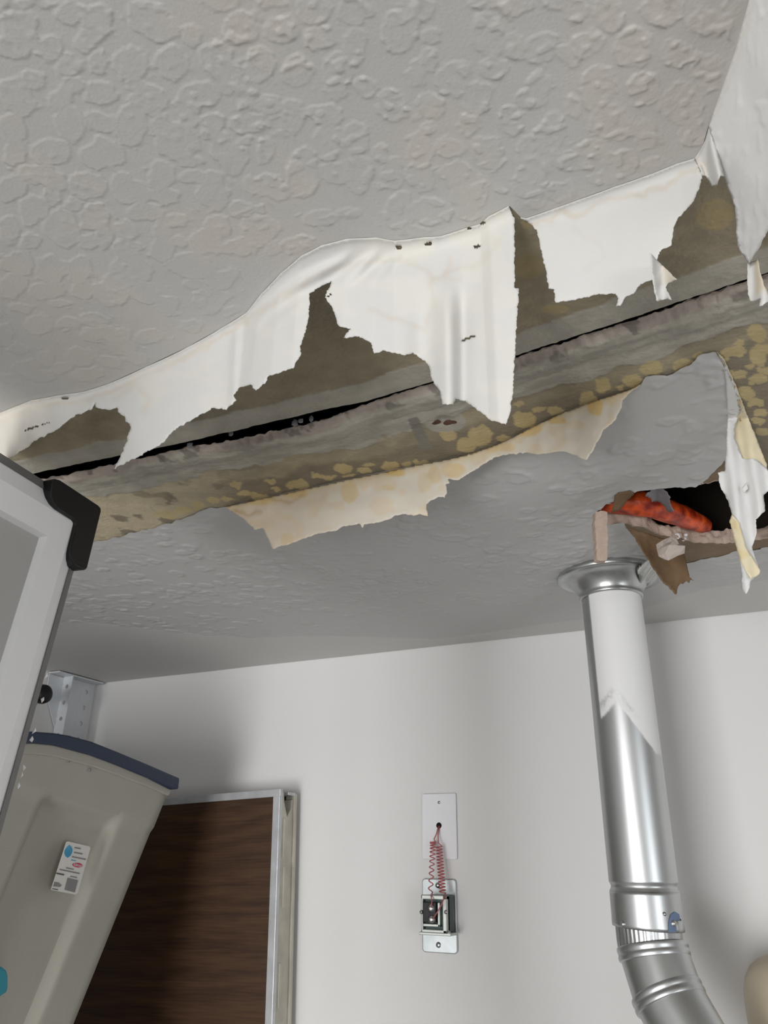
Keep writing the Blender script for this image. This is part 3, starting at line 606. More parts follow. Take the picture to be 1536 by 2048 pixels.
# B: rectangular near strip to the right
polyB = FOLD_B + [(1405, 351), (1399, 378), (1384, 407), (1355, 438), (1347, 457), (1345, 475), (1343, 490), (1322, 500), (1316, 512), (1312, 530), (1308, 558), (1304, 560), (1281, 568), (1269, 585), (1250, 595), (1242, 610), (1232, 613), (1237, 597), (1231, 587), (1190, 590), (1148, 600), (1111, 605), (1107, 578), (1097, 577), (1093, 544), (1080, 490), (1074, 461), (1061, 448), (1045, 438)]
V, F = cdt(polyB, 4.0, 1.2, smooth_edges=((0, len(FOLD_B) - 1),), seed=5)
W = curtain(V, FOLD_B + [(1415, 306)], .006, .05, lambda V: .004 * (fbm(V[:, 0] / 150, V[:, 1] / 150, 1, 7) - .5) * 2)
c = np.tile(WHITE, (len(V), 1))
c = stain_lines(V, c, [([(1060, 450), (1100, 440), (1125, 422), (1150, 436), (1180, 420), (1200, 405), (1240, 395), (1265, 392), (1290, 395), (1305, 378), (1330, 375), (1360, 350), (1395, 340)], .55), ([(1150, 460), (1200, 490), (1210, 515), (1170, 540)], .14)], STAIN, 5.5)
flap('torn_paper_flap', V, F, W, c, 'squarish white torn paper flap with a wavy tan water line, right of the long flap')
# its small curled end
curl = mesh_np('curled_scrap', *(lambda VF: (curtain(VF[0], [(1280, 355), (1370, 325)], .006, -.02, lambda V: -.008 + .010 * np.cos((V[:, 0] - 1326) / 13)), VF[1]))(cdt([(1300, 506), (1315, 522), (1335, 540), (1353, 559), (1336, 567), (1331, 575), (1343, 600), (1335, 597), (1314, 602), (1308, 575), (1304, 550)], 3.5, .6, seed=9)), 'torn_paper', smooth=True)
me = curl.data; a = me.attributes.new('tint', 'FLOAT_COLOR', 'POINT'); n = len(me.vertices); pp = to_px(np.array([v.co[:] for v in me.vertices]))
cc = np.ones((n, 4), np.float32); kk = sst(1316, 1328, pp[:, 0] - (pp[:, 1] - 540) * .35)[:, None]; cc[:, :3] = WHITE * (1 - kk) + CREAM * kk; a.data.foreach_set('color', cc.ravel())
solid(curl, .0005); tag(curl, 'small curled white scrap dangling from the corner of the squarish flap', 'torn paper', G_FLAP)
# crinkled tip between the flaps
V, F = cdt([(1389, 316), (1400, 300), (1408, 280), (1418, 252), (1428, 268), (1440, 320), (1449, 353), (1441, 351), (1438, 358), (1434, 370), (1424, 373), (1418, 361), (1412, 352), (1405, 350), (1398, 334)], 3.5, .5, smooth_edges=((0, 4),), seed=12)
W = curtain(V, [(1380, 318), (1400, 300), (1410, 280), (1418, 252), (1460, 240)], .006, .1, lambda V: .004 * np.sin((V[:, 0] - V[:, 1] * .25) / 6))
c = np.tile(WHITE * .98, (len(V), 1)); c = stain_lines(V, c, [([(1392, 322), (1410, 330), (1414, 350)], .5)], STAIN, 5)
flap('torn_paper_flap', V, F, W, c, 'crinkled pinched white paper tip between the squarish flap and the right sheet')
# C: the large sheet at the right edge, paint side out
polyC = [(1418, 252), (1440, 190), (1470, 105), (1500, -5), (1560, -200), (1640, -160), (1640, 300), (1560, 420), (1534, 462), (1516, 498), (1496, 527), (1484, 508), (1478, 500), (1475, 480), (1472, 466), (1471, 440), (1471, 412), (1466, 408), (1462, 390), (1449, 353), (1440, 320), (1428, 280)]
V, F = cdt(polyC, 5.0, .8, smooth_edges=((0, 5),), seed=14)
p0 = on_ceil(np.array([(1459, 123)]))[0]; e1 = on_ceil(np.array([(1500, -5), (1418, 252)])); e1 = e1[1] - e1[0]; e1 /= np.linalg.norm(e1)
hang = np.array([.42, .10, -.90]); nC = np.cross(e1, hang); nC /= np.linalg.norm(nC)
W = on_plane(V, p0, nC)
edge = np.array([(1418, 252), (1440, 190), (1470, 105), (1500, -5), (1560, -200)], float); de = nearest_on(V, edge, False)[1]
q = V; hh = .0005 * sst(.66, .78, vnoise(q[:, 0] / 7.0, q[:, 1] / 30.0, 12)) * sst(6, 25, de) + .004 * (fbm(q[:, 0] / 70, q[:, 1] / 150, 2, 13) - .5) * sst(5, 60, de)
W = W - nC * np.sign((W[0] - np.array([0, 0, CZ])) @ nC) * hh[:, None]; W[:, 2] = np.minimum(W[:, 2], ZC - .0004)
c = np.tile(np.array([.72, .715, .705]), (len(V), 1)); c = stain_lines(V, c, [([(1432, 225), (1455, 165), (1478, 100), (1495, 50), (1508, 0)], .25)], STAIN, 5)
flap('torn_paper_flap', V, F, W, c, 'large white painted sheet peeling down along the right edge of the picture', t=.0007)
# its twisted tail
V, F = cdt([(1494, 520), (1504, 516), (1516, 520), (1520, 548), (1524, 562), (1529, 580), (1536, 590), (1545, 600), (1526, 619), (1518, 617), (1522, 602), (1500, 594), (1495, 580), (1494, 548)], 3.5, .6, seed=15)
tip = W[np.argmin(np.hypot(*(to_px(W) - np.array([1500, 520])).T))]
W = on_y(V, tip[1] + .004); W[:, 1] += .004 * np.cos((V[:, 0] - 1500) / 9); W = W + 0
k = sst(1507, 1515, V[:, 0] - (V[:, 1] - 560) * .05)[:, None] * sst(600, 580, V[:, 1])[:, None]; c = WHITE * (1 - k) + np.array([.62, .55, .44]) * k
flap('torn_paper_flap', V, F, W, c, 'small twisted beige tail under the tip of the large right-hand sheet')

# D: the yellowed far strip, back of the paper showing
low_d = [(1265, 781), (1246, 799), (1241, 820), (1230, 841), (1206, 861), (1185, 903), (1173, 920), (1147, 909), (1126, 903), (1077, 909), (1049, 905), (1000, 912), (989, 915), (952, 938), (938, 947), (918, 960), (896, 958), (899, 966), (891, 969), (894, 984), (889, 996), (876, 994), (860, 1002), (853, 1009), (853, 1020), (856, 1033), (839, 1028), (827, 1032), (811, 1028), (790, 1031), (779, 1039), (761, 1044),
         (728, 1049), (725, 1056), (720, 1048), (687, 1052), (674, 1061), (639, 1067), (609, 1077), (583, 1087), (560, 1093), (546, 1098), (535, 1075), (526, 1056), (508, 1059), (490, 1040), (472, 1028)]
polyD = FAR_FOLD + low_d
V, F = cdt(polyD, 3.6, 1.0, smooth_edges=((0, len(FAR_FOLD) - 1),), seed=17)
x, y = V[:, 0], V[:, 1]; yf = np.interp(x, [p[0] for p in FAR_FOLD], [p[1] for p in FAR_FOLD])
W = curtain(V, [(400, 1025)] + FAR_FOLD + [(1330, 752)], .004, -.10, lambda V: .004 * (fbm(V[:, 0] / 60, V[:, 1] / 60, 3, 19) - .5) * 2 + .003 * np.sin(V[:, 0] / 8) * np.exp(-((V[:, 1] - np.interp(V[:, 0], [p[0] for p in FAR_FOLD], [p[1] for p in FAR_FOLD])) / 18) ** 2) * sst(620, 480, V[:, 0]), sgn=-1)
c = np.tile(CREAM, (len(V), 1)); pk = (sst(760, 470, x) * .75)[:, None]; c = c * (1 - pk) + np.array([.70, .585, .46]) * pk
b1 = sst(.56, .62, fbm(x / 26 + 3, y / 22, 2, 64))[:, None] * .55; c = c * (1 - b1) + PEACH * b1
b2 = (sst(24, 4, y - yf) * .55)[:, None]; c = c * (1 - b2) + np.array([.62, .50, .30]) * b2 * 1.0
for cx, cy, a_, b_, k_ in ((1190, 815, 17, 17, .85), (1115, 842, 16, 8, .8), (1055, 858, 28, 16, .7), (1150, 850, 20, 10, .3), (790, 945, 20, 9, .8), (700, 985, 18, 22, .5), (520, 1000, 26, 12, .6), (590, 988, 26, 9, .6), (870, 950, 14, 16, .4), (905, 940, 26, 14, .5), (1010, 895, 20, 8, .5), (850, 965, 16, 22, .3), (575, 1078, 14, 12, .4), (985, 900, 12, 6, .4), (775, 976, 14, 6, .4), (1225, 800, 10, 14, .3)):
    k_ = (k_ * sst(1.1, .85, np.hypot((x - cx) / a_, (y - cy) / b_) + .5 * (fbm(x / 10, y / 10, 3, 8) - .5)))[:, None]; c = c * (1 - k_) + OCHRE * k_
c = stain_lines(V, c, [([(545, 1000), (580, 1003), (600, 992)], .5), ([(470, 1020), (500, 1030), (520, 1025)], .5)], np.array([.45, .28, .10]), 4)
flap('torn_paper_flap', V, F, W, c, 'yellow-stained cream paper flap hanging from the far side of the torn joint')

# E: the long double strip beside the hole
E0 = on_ceil(np.array([(1478, 805)]))[0]; nE = np.array([-.05, 1.0, .06])
strip = tag(empty('hanging_paper_strip', (E0[0], E0[1], ZC)), 'long twisted white and yellow paper strip hanging beside the hole', 'torn paper', G_FLAP)
def ep(name, poly, off, col, seed, wav=.003, smooth_edges=()):
    V, F = cdt(poly, 3.5, .7, seed=seed, smooth_edges=smooth_edges)
    f = on_ceil(np.array([(1434, 704), (1475, 780), (1505, 870), (1536, 940)])); 
    top = on_plane(V, E0 + np.array([0, .03, 0]), nE)
    W = top.copy(); z0 = ZC - .0006
    over = W[:, 2] > z0                       # upper part runs along the ceiling fold
    k = sst(ZC - .05, ZC - .0, W[:, 2]) 
    cw = on_ceil(V, -.0008)
    W = np.where(over[:, None], cw, W)
    dd_ = dirs(V); dd_ = dd_ / np.linalg.norm(dd_, axis=1)[:, None]
    s = off + wav * np.sin((V[:, 0] - V[:, 1] * .12) / 7.0) + .004 * (fbm(V[:, 0] / 25, V[:, 1] / 50, 2, seed) - .5)
    s = np.where(over, -.0005, s)
    W = W + dd_ * s[:, None]; W[:, 2] = np.minimum(W[:, 2], ZC - .0004)
    c = np.tile(col, (len(V), 1)); b = sst(.52, .62, fbm(V[:, 0] / 20, V[:, 1] / 30, 2, seed + 3))[:, None] * (.5 if col is CREAM_Y else 0.0); c = c * (1 - b) + np.array([.70, .56, .28]) * b
    o = mesh_np(name, W, F, 'torn_paper', smooth=True, tint=c); solid(o, .0006); adopt(o, strip); return o
CREAM_Y = np.array([.74, .66, .47])
ep('yellowed_back', [(1434, 704), (1446, 715), (1464, 752), (1483, 800), (1502, 850), (1516, 886), (1534, 930), (1534, 942), (1506, 920), (1485, 920), (1466, 880), (1466, 850), (1478, 822), (1470, 780)], .004, CREAM_Y, 22, .002)
ep('painted_strip', [(1436, 706), (1448, 720), (1464, 757), (1481, 795), (1483, 820), (1470, 850), (1469, 875), (1485, 917), (1496, 918), (1506, 917), (1520, 925), (1534, 938), (1542, 950), (1542, 976), (1527, 990), (1529, 1008), (1530, 1022), (1511, 1039), (1513, 1064), (1504, 1095), (1509, 1112), (1516, 1130), (1514, 1150), (1502, 1161), (1497, 1180), (1492, 1188), (1483, 1177), (1484, 1150), (1478, 1110), (1470, 1070), (1464, 1029), (1457, 1004), (1441, 973), (1436, 945), (1450, 942), (1452, 910), (1455, 850), (1454, 802), (1450, 746)], -.006, np.array([.73, .73, .725]), 23, .0035)
ep('yellowed_curl', [(1459, 1043), (1464, 1029), (1478, 1045), (1485, 1070), (1492, 1095), (1503, 1112), (1520, 1140), (1519, 1148), (1502, 1158), (1490, 1140), (1483, 1127), (1474, 1098), (1468, 1074)], -.013, CREAM_Y, 24, .002)
ep('torn_tab', [(1484, 975), (1493, 965), (1496, 978), (1488, 985)], -.012, np.array([.75, .75, .74]), 26, .001)

# ------------------------------------------------------------------ the hole: hanging brown paper, crumbs, sleeve, scrap, insulation
V, F = cdt([(1248, 1052), (1258, 1057), (1290, 1066), (1320, 1076), (1349, 1082), (1363, 1092), (1368, 1108), (1374, 1130), (1379, 1155), (1387, 1161), (1380, 1160), (1378, 1166), (1372, 1162), (1366, 1168), (1360, 1168), (1354, 1179), (1352, 1189), (1330, 1168), (1314, 1148), (1290, 1109), (1269, 1074)], 3.0, .8, seed=31)
W = curtain(V, [(1235, 1045), (1290, 1057), (1335, 1074), (1400, 1087)], .004, -.25, lambda V: .012 * np.cos((V[:, 0] - 1250 - (V[:, 1] - 1060) * .75) / 34), sgn=-1)
o = mesh_np('brown_paper_flap', W, F, 'brown_paper', smooth=True); solid(o, .0008); tag(o, 'pointed brown backing paper flap hanging from the hole edge', 'torn paper', G_FLAP)
# sliver and chunk of gypsum
a = on_ceil(np.array([(1194, 1022), (1218, 1026)])); hy = a[0][1] - .03
prof = [(1190, 1024), (1202, 1020), (1216, 1024), (1214, 1050), (1217, 1074), (1215, 1100), (1214, 1121), (1194, 1121), (1192, 1080), (1190, 1050)]
pw = on_y(np.array(ragged(prof, 5, 1.5, .2, 3, True)), hy); pw[:, 2] = np.minimum(pw[:, 2], ZC - .0005)
o = prism('gypsum_sliver', pw, (-.006, .011, .001), 'gypsum', bev=.0008); tag(o, 'thin upright sliver of pink gypsum dangling in front of the metal flange', 'gypsum piece')
q = on_y(np.array([(1341, 1098)]), .955)[0]
o = rock('gypsum_chunk', q, .0165, .010, .0145, 'gypsum_light', seed=6, sub=2, amp=.95); tag(o, 'fist-shaped crumbled gypsum lump clinging to the brown paper flap', 'gypsum piece')
for i, (px_, py_, s, lab) in enumerate(((1356, 1066, .0045, 'small white plaster crumb on the hole rim, upright one'), (1367, 1071, .0055, 'small white plaster crumb on the hole rim, larger flat one'), (1372, 1064, .003, 'small white plaster crumb on the hole rim, rightmost'))):
    q = on_ceil(np.array([(px_, py_ + 8)]), .004)[0] - np.array([0, .004, 0])
    o = rock('plaster_crumb', q, s, s * .7, s * (1.3 if i == 0 else .7), 'sticker_white', seed=60 + i, sub=1); tag(o, lab, 'crumb', 'crumbs on the hole rim')
path = on_ceil(np.array([(1196, 1006), (1235, 1003), (1275, 1006), (1305, 1013), (1335, 1022), (1365, 1033), (1390, 1043), (1408, 1051), (1418, 1057)]), .026)
rad = [.012, .0155, .0165, .016, .015, .0145, .0135, .011, .005]
o = sweep('orange_sleeve', path, rad, 'orange', n=20, wob=lambda i, k: 1 + .08 * math.sin(i * 2.1 + k * 1.7)); tag(o, 'bright orange-red rough tube lying inside the ceiling hole', 'tube')
V, F = cdt([(1222, 1016), (1226, 1004), (1229, 992), (1236, 986), (1262, 982), (1268, 988), (1258, 996), (1248, 1004), (1236, 1012)], 4, 1.2, seed=37)
W = on_ceil(V, -.0012); W[:, 2] -= .006 * sst(990, 1014, V[:, 1])
o = mesh_np('brown_paper_shred', W, F, 'brown_paper', smooth=True); solid(o, .001); tag(o, 'small brown paper shred at the left end of the ceiling hole', 'torn paper', G_FLAP)
V, F = cdt([(1290, 986), (1308, 980), (1334, 981), (1340, 990), (1342, 1004), (1348, 1016), (1336, 1020), (1328, 1012), (1316, 1008), (1304, 1006), (1300, 996)], 4, 1.5, seed=35)
W = on_ceil(V, .006) ; W[:, 2] += .004 * np.sin(V[:, 0] / 9)
o = mesh_np('plastic_scrap', W, F, 'scrap', smooth=True); solid(o, .001); tag(o, 'torn greyish film scrap over the orange tube', 'scrap')
bm = bmesh.new()
for i in range(90):
    u = rng.uniform(1335, 1590); q = on_ceil(np.array([(u, 1083 - .02 * (u - 1335) - 10 + rng.uniform(-3, 6))]), .017)[0] + np.array([0, rng.uniform(.005, .05), 0])
    M = Matrix.Translation(q) @ Matrix.Scale(rng.uniform(.004, .011) * (1.3 if u > 1470 else .7), 4); bmesh.ops.create_icosphere(bm, subdivisions=1, radius=1, matrix=M)
for v in bm.verts: v.co += Vector(rng.uniform(-.0015, .0015, 3))
o = bm_obj('loose_insulation', bm, 'insulation', smooth=False); o['kind'] = 'stuff'; tag(o, 'grey loose fluffy insulation lying along the hole edge', 'insulation')

# ------------------------------------------------------------------ vent pipe
PX, PY, PR = -.190, 1.145, .0432
zpx = lambda yy, xx=1290: float(on_plane(np.array([(xx, yy)]), (PX, PY - PR * .6, CZ), (0.16, -1, 0))[0][2])
z1, z2, z3, z4 = zpx(1765), zpx(1783), zpx(1858), zpx(1880)
vent = tag(empty('vent_pipe', (PX, PY, z3)), 'galvanised round metal vent pipe rising from an elbow to a ceiling flange', 'vent pipe')
def vp(o): adopt(o, vent); return o
T = Matrix.Translation((PX, PY, 0))
def on_pipe(px_, py_, r):
    d = dirs(np.array([(px_, py_)]))[0]; ox, oy = -PX, -PY; A = d[0] ** 2 + d[1] ** 2; B = 2 * (d[0] * ox + d[1] * oy); C = ox * ox + oy * oy - r * r
    D = max(B * B - 4 * A * C, 0); t = (-B - math.sqrt(D)) / (2 * A); return Vector((d[0] * t, d[1] * t, CZ + d[2] * t))
VA = math.atan2(-PY, -PX)                                               # bearing from the pipe to the camera side
def pang(px_, py_): p = on_pipe(px_, py_, PR); a = math.atan2(p.y - PY, p.x - PX) - VA; return ((a + math.pi) % (2 * math.pi) - math.pi, p.z)
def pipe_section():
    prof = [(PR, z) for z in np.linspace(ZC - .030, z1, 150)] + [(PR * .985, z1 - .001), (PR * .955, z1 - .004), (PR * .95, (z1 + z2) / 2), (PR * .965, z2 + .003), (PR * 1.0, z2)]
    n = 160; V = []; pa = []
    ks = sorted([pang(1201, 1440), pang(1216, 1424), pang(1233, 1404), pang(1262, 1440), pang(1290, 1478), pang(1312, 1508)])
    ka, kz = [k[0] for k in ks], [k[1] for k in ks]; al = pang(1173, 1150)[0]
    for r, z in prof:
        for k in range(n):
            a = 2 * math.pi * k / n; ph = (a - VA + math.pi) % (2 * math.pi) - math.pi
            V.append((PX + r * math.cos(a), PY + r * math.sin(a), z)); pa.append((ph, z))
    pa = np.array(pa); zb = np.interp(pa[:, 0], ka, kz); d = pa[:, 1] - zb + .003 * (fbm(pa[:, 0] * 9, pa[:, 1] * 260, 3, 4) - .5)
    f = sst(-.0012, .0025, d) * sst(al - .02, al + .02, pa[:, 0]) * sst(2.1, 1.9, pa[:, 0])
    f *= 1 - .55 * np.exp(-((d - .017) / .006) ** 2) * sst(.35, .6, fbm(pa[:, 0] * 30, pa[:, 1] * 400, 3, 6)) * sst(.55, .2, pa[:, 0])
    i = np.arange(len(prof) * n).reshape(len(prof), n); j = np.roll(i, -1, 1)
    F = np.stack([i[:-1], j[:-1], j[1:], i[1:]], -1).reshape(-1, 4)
    return mesh_np('pipe_section', V, F, 'two_tone_pipe', smooth=True, tint=np.repeat(f[:, None], 3, 1))
def mat_two_tone():  # matte white mixed over the metal, ending below in a chevron edge
    m = MATS['galvanised'].copy(); m.name = 'two_tone_pipe'; nt = m.node_tree; N = nt.nodes; L = nt.links; b = N['Principled BSDF']
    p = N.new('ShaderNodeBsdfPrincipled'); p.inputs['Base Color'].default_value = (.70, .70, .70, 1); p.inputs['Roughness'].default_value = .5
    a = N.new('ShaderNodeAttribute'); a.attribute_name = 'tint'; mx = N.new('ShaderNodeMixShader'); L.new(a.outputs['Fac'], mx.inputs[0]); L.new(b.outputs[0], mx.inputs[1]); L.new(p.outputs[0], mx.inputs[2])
    L.new(mx.outputs[0], N['Material Output'].inputs['Surface']); MATS['two_tone_pipe'] = m
mat_two_tone()
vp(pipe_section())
# lower sleeve with a cut notch on the right
def sleeve():
    n = 96; bm = bmesh.new(); rows = 10; V = []
    for r in range(rows + 1):
        t = r / rows; z = z2 + (z3 - z2) * t; ring = []
        for k in range(n):
            a = 2 * math.pi * k / n; rr = PR * (1.0 + .015 * t)
            if r >= 7 and abs((a - math.radians(338) + math.pi) % (2 * math.pi) - math.pi) < .17: rr *= 1.045
            ring.append(bm.verts.new((PX + rr * math.cos(a), PY + rr * math.sin(a), z - (.003 * math.cos(a - 5.9) * t))))
        V.append(ring)
    for r in range(rows):
        for k in range(n):
            a = 2 * math.pi * (k + .5) / n
            if r == 6 and abs((a - math.radians(333) + math.pi) % (2 * math.pi) - math.pi) < .13: continue
            bm.faces.new((V[r][k], V[r][(k + 1) % n], V[r + 1][(k + 1) % n], V[r + 1][k]))
    o = bm_obj('lower_sleeve', bm, 'galvanised', smooth=True); solid(o, .0008); return o
slv = sleeve(); adopt(slv, vent)
def pipe_patch(name, poly, r, m, step=3, seed=0):
    V, F = cdt(poly, step, .3, seed=seed); W = np.array([on_pipe(a, b, r)[:] for a, b in V]); o = mesh_np(name, W, F, m, smooth=True); return o
vp(pipe_patch('blue_mark', [(1336, 1864), (1337, 1845), (1341, 1830), (1350, 1823), (1358, 1828), (1361, 1840), (1362, 1855), (1361, 1864)], PR * 1.034, 'blue_mark'))
for (a, b, s) in ((1347, 1847, .0042), (1246, 1848, .0036), (1329, 1828, .0024)):
    p = on_pipe(a, b, PR * 1.02); n_ = Vector((p.x - PX, p.y - PY, 0)).normalized(); M = Matrix.Translation(p) @ n_.to_track_quat('Z', 'Y').to_matrix().to_4x4()
    vp(lathe('screw', [(s, 0), (s * .95, .0012), (s * .6, .0026), (.0001, .003)], 'screw', M=M, n=16))
# crimped neck and adjustable elbow
z5 = zpx(1885)
vp(lathe('crimped_neck', [(PR * .93, z3 + .01), (PR * .93, z3 - .004), (PR * .93, z4 - .002), (PR * .925, z5 - .012)], 'galvanised', M=T, n=160, fn=lambda i, a: 1 + (.014 if i < 3 else 0) * math.sin(a * 44) * (1 if 3.4 < a < 5.0 else .25)))
def frame(p, d):
    d = Vector(d).normalized(); return Matrix.Translation(p) @ d.to_track_quat('Z', 'Y').to_matrix().to_4x4()
d0 = Vector((.03, -.05, -1)).normalized(); d1 = Vector((.30, -.28, -1)).normalized(); d2 = Vector((.58, -.36, -1)).normalized()
c0 = Vector((PX + .003, PY, z5 - .012)); c1 = c0 + d1 * .050; c2 = c1 + d2 * .20
ER = PR * .97
def seg(name, p, q, dp, dq, r0=ER, rings=()):
    """tube from mitre plane at p (normal dp) to mitre plane at q (normal dq)"""
    ax = (q - p).normalized(); n = 80; bm = bmesh.new(); x_ = ax.cross(Vector((0, 1, 0))).normalized(); y_ = ax.cross(x_); R_ = []
    for j in range(9):
        t = j / 8; ring = []
        for k in range(n):
            a = 2 * math.pi * k / n; o_ = (x_ * math.cos(a) + y_ * math.sin(a)) * r0
            s0 = -(o_.dot(dp)) / ax.dot(dp); s1 = (q - p).length - (o_.dot(dq)) / ax.dot(dq)
            ring.append(bm.verts.new(p + o_ + ax * (s0 + (s1 - s0) * t)))
        R_.append(ring)
    for a_, b_ in zip(R_[:-1], R_[1:]):
        for k in range(n): bm.faces.new((a_[k], a_[(k + 1) % n], b_[(k + 1) % n], b_[k]))
    return bm_obj(name, bm, 'galvanised', smooth=True)
def bead(p, d, w_, r=ER):
    M = frame(p, d)
    prof = [(r * .98, -w_)] + [(r * (1 + .055 * (.55 + .45 * abs(math.sin(2 * math.pi * t)))), -w_ + 2 * w_ * t) for t in np.linspace(.04, .96, 15)] + [(r * .98, w_)]
    return lathe('swivel_bead', prof, 'galvanised', M=M, n=80)
m01 = (d0 + d1).normalized(); m12 = (d1 + d2).normalized()
elb = seg('elbow_gore', c0, c1, m01, m12); vp(elb)
vp(seg('elbow_gore', c1, c2, m12, d2))
vp(bead(c0, m01, .0085)); vp(bead(c1, m12, .0085)); vp(bead(c1 + d2 * .105, (d2 + Vector((.1, 0, 0))).normalized(), .007))
# flange at the ceiling
pf = [(.075, ZC - .0005), (.0775, ZC - .003), (.0775, ZC - .007), (.075, ZC - .0098), (.0715, ZC - .009), (.066, ZC - .0105), (.057, ZC - .015), (.050, ZC - .025), (.0465, ZC - .031), (.0462, ZC - .034), (.0470, ZC - .036), (.0462, ZC - .0385), (.0436, ZC - .039)]
vp(lathe('ceiling_flange', pf, 'galvanised_dull', M=T, n=96))
vp(solid(mesh_np('foil_tab', *(lambda VF: (np.column_stack([on_ceil(VF[0], -.014)[:, :2], ZC - .014 + .003 * np.sin((VF[0][:, 0] + VF[0][:, 1]) / 4.0) - .008 * sst(1320, 1275, VF[0][:, 0])]), VF[1]))(cdt([(1272, 1128), (1290, 1112), (1310, 1108), (1328, 1118), (1334, 1138), (1318, 1148), (1296, 1160), (1282, 1164)], 3, 1, seed=44)), 'foil', smooth=True), .0006))

# ------------------------------------------------------------------ transformer, wires and blank plate on the wall
def rrect(w_, h_, r, n=6):
    out = []
    for cx, cz, a0 in ((w_ / 2 - r, h_ / 2 - r, 0), (-w_ / 2 + r, h_ / 2 - r, 90), (-w_ / 2 + r, -h_ / 2 + r, 180), (w_ / 2 - r, -h_ / 2 + r, 270)):
        for i in range(n + 1):
            a = math.radians(a0 + 90 * i / n); out.append((cx + r * math.cos(a), cz + r * math.sin(a)))
    return out
cq = on_y(np.array([(846, 1588), (915, 1588), (846, 1718), (915, 1718)]), WY); pc = cq.mean(0)
plate = tag(empty('wall_plate', (pc[0], WY, pc[2])), 'white blank wall plate with a round wire hole, above the transformer', 'wall plate')
pwid = .0685; phei = .113
o = prism('cover', [(pc[0] + a, WY - .0005, pc[2] + b) for a, b in rrect(pwid, phei, .003)], (0, -.0045, 0), 'plate_plastic', bev=.0012); adopt(o, plate)
hp = on_y(np.array([(878, 1651)]), WY - .005)[0]; M = Matrix.Translation((hp[0], WY - .0052, hp[2])) @ Matrix.Rotation(math.pi / 2, 4, 'X')
o = lathe('wire_hole', [(.0052, 0), (.0052, .0006), (.0045, .0007), (.0001, .0005)], 'dark_void', M=M, n=24); adopt(o, plate)
sp = on_y(np.array([(878, 1605)]), WY - .005)[0]; M = Matrix.Translation((sp[0], WY - .005, sp[2])) @ Matrix.Rotation(math.pi / 2, 4, 'X')
o = lathe('screw', [(.0028, 0), (.0026, .0008), (.0001, .0012)], 'screw', M=M, n=16); adopt(o, plate)
tq = on_y(np.array([(849, 1764), (912, 1764), (850, 1899), (913, 1899)]), WY).mean(0); tx, tz = tq[0], tq[2]
tr = tag(empty('doorbell_transformer', (tx, WY, tz)), 'small steel doorbell transformer with black terminals screwed to the wall', 'transformer')
def tp(o): adopt(o, tr); return o
tp(prism('mounting_plate', [(tx + a, WY - .0005, tz + b) for a, b in rrect(.066, .117, .006)], (0, -.005, 0), 'steel_plate', bev=.0015))
for dz in (.048, -.046):
    M = Matrix.Translation((tx + (-.002), WY - .0052, tz + dz)) @ Matrix.Rotation(math.pi / 2, 4, 'X'); tp(lathe('plate_screw', [(.0048, 0), (.0044, .0016), (.002, .0028), (.0001, .003)], 'screw', M=M, n=20))
def kx(px_, py_, y_): p = on_y(np.array([(px_, py_)]), y_)[0]; return p[0], p[2]
yo = WY - .042                       # front of the housing
xa, za = kx(843, 1789, yo); xb, zb = kx(895, 1868, yo)
tp(boxo('housing', (xa + .004, yo + .002, zb), (xb, WY - .0055, za), 'core_dark', bev=.003))
# bent steel strap around the core: four bars of the front ring plus bottom lip
fw_ = .0075
for a, b in (((xa, za - fw_), (xb, za)), ((xb - fw_, zb), (xb, za)), ((xa, zb), (xb, zb + fw_ * .8)), ((xa, zb), (xa + fw_ * .5, za))):
    tp(boxo('core_strap', (a[0], yo - .003, a[1]), (b[0], yo + .012, b[1]), 'core_steel', bev=.0015))
tp(boxo('core_strap', (xa - .003, yo - .006, zb - .003), (xb + .008, yo + .03, zb + .0015), 'core_steel', bev=.001))
ix0, iz1 = xa + fw_ * .6, za - fw_ - .004
tp(boxo('core_strap', (ix0, yo - .005, zb + .010), (xb - fw_ - .004, yo + .004, zb + .0145), 'core_steel', bev=.001))
tp(boxo('core_strap', (xb - fw_ - .0085, yo - .005, zb + .010), (xb - fw_ - .004, yo + .004, iz1), 'core_steel', bev=.001))
tb = tp(boxo('terminal_block', (ix0 + .001, yo - .008, zb + .0165), (xb - fw_ - .0105, yo + .004, iz1), 'terminal_black', bev=.001))
for a, b in ((862, 1817), (863, 1839)):
    X_, Z_ = kx(a, b, yo - .008); M = Matrix.Translation((X_, yo - .008, Z_)) @ Matrix.Rotation(math.pi / 2, 4, 'X')
    s_ = lathe('terminal_screw', [(.0062, 0), (.0062, .001), (.0050, .0016), (.0046, .0034), (.001, .004), (.0001, .0038)], 'screw', M=M, n=20); tp(s_)
for a, b in ((892, 1824), (843, 1824)):
    X_, Z_ = kx(a, b, yo - .003); M = Matrix.Translation((X_, yo - .003, Z_)) @ Matrix.Rotation(math.pi / 2, 4, 'X'); tp(lathe('rivet', [(.0035, 0), (.003, .0018), (.0001, .0024)], 'screw', M=M, n=14))
X_, Z_ = kx(897, 1866, yo - .003); M = Matrix.Translation((X_, yo - .003, Z_)) @ Matrix.Rotation(math.pi / 2, 4, 'X'); tp(lathe('rivet', [(.004, 0), (.0036, .002), (.0001, .003)], 'screw', M=M, n=14))
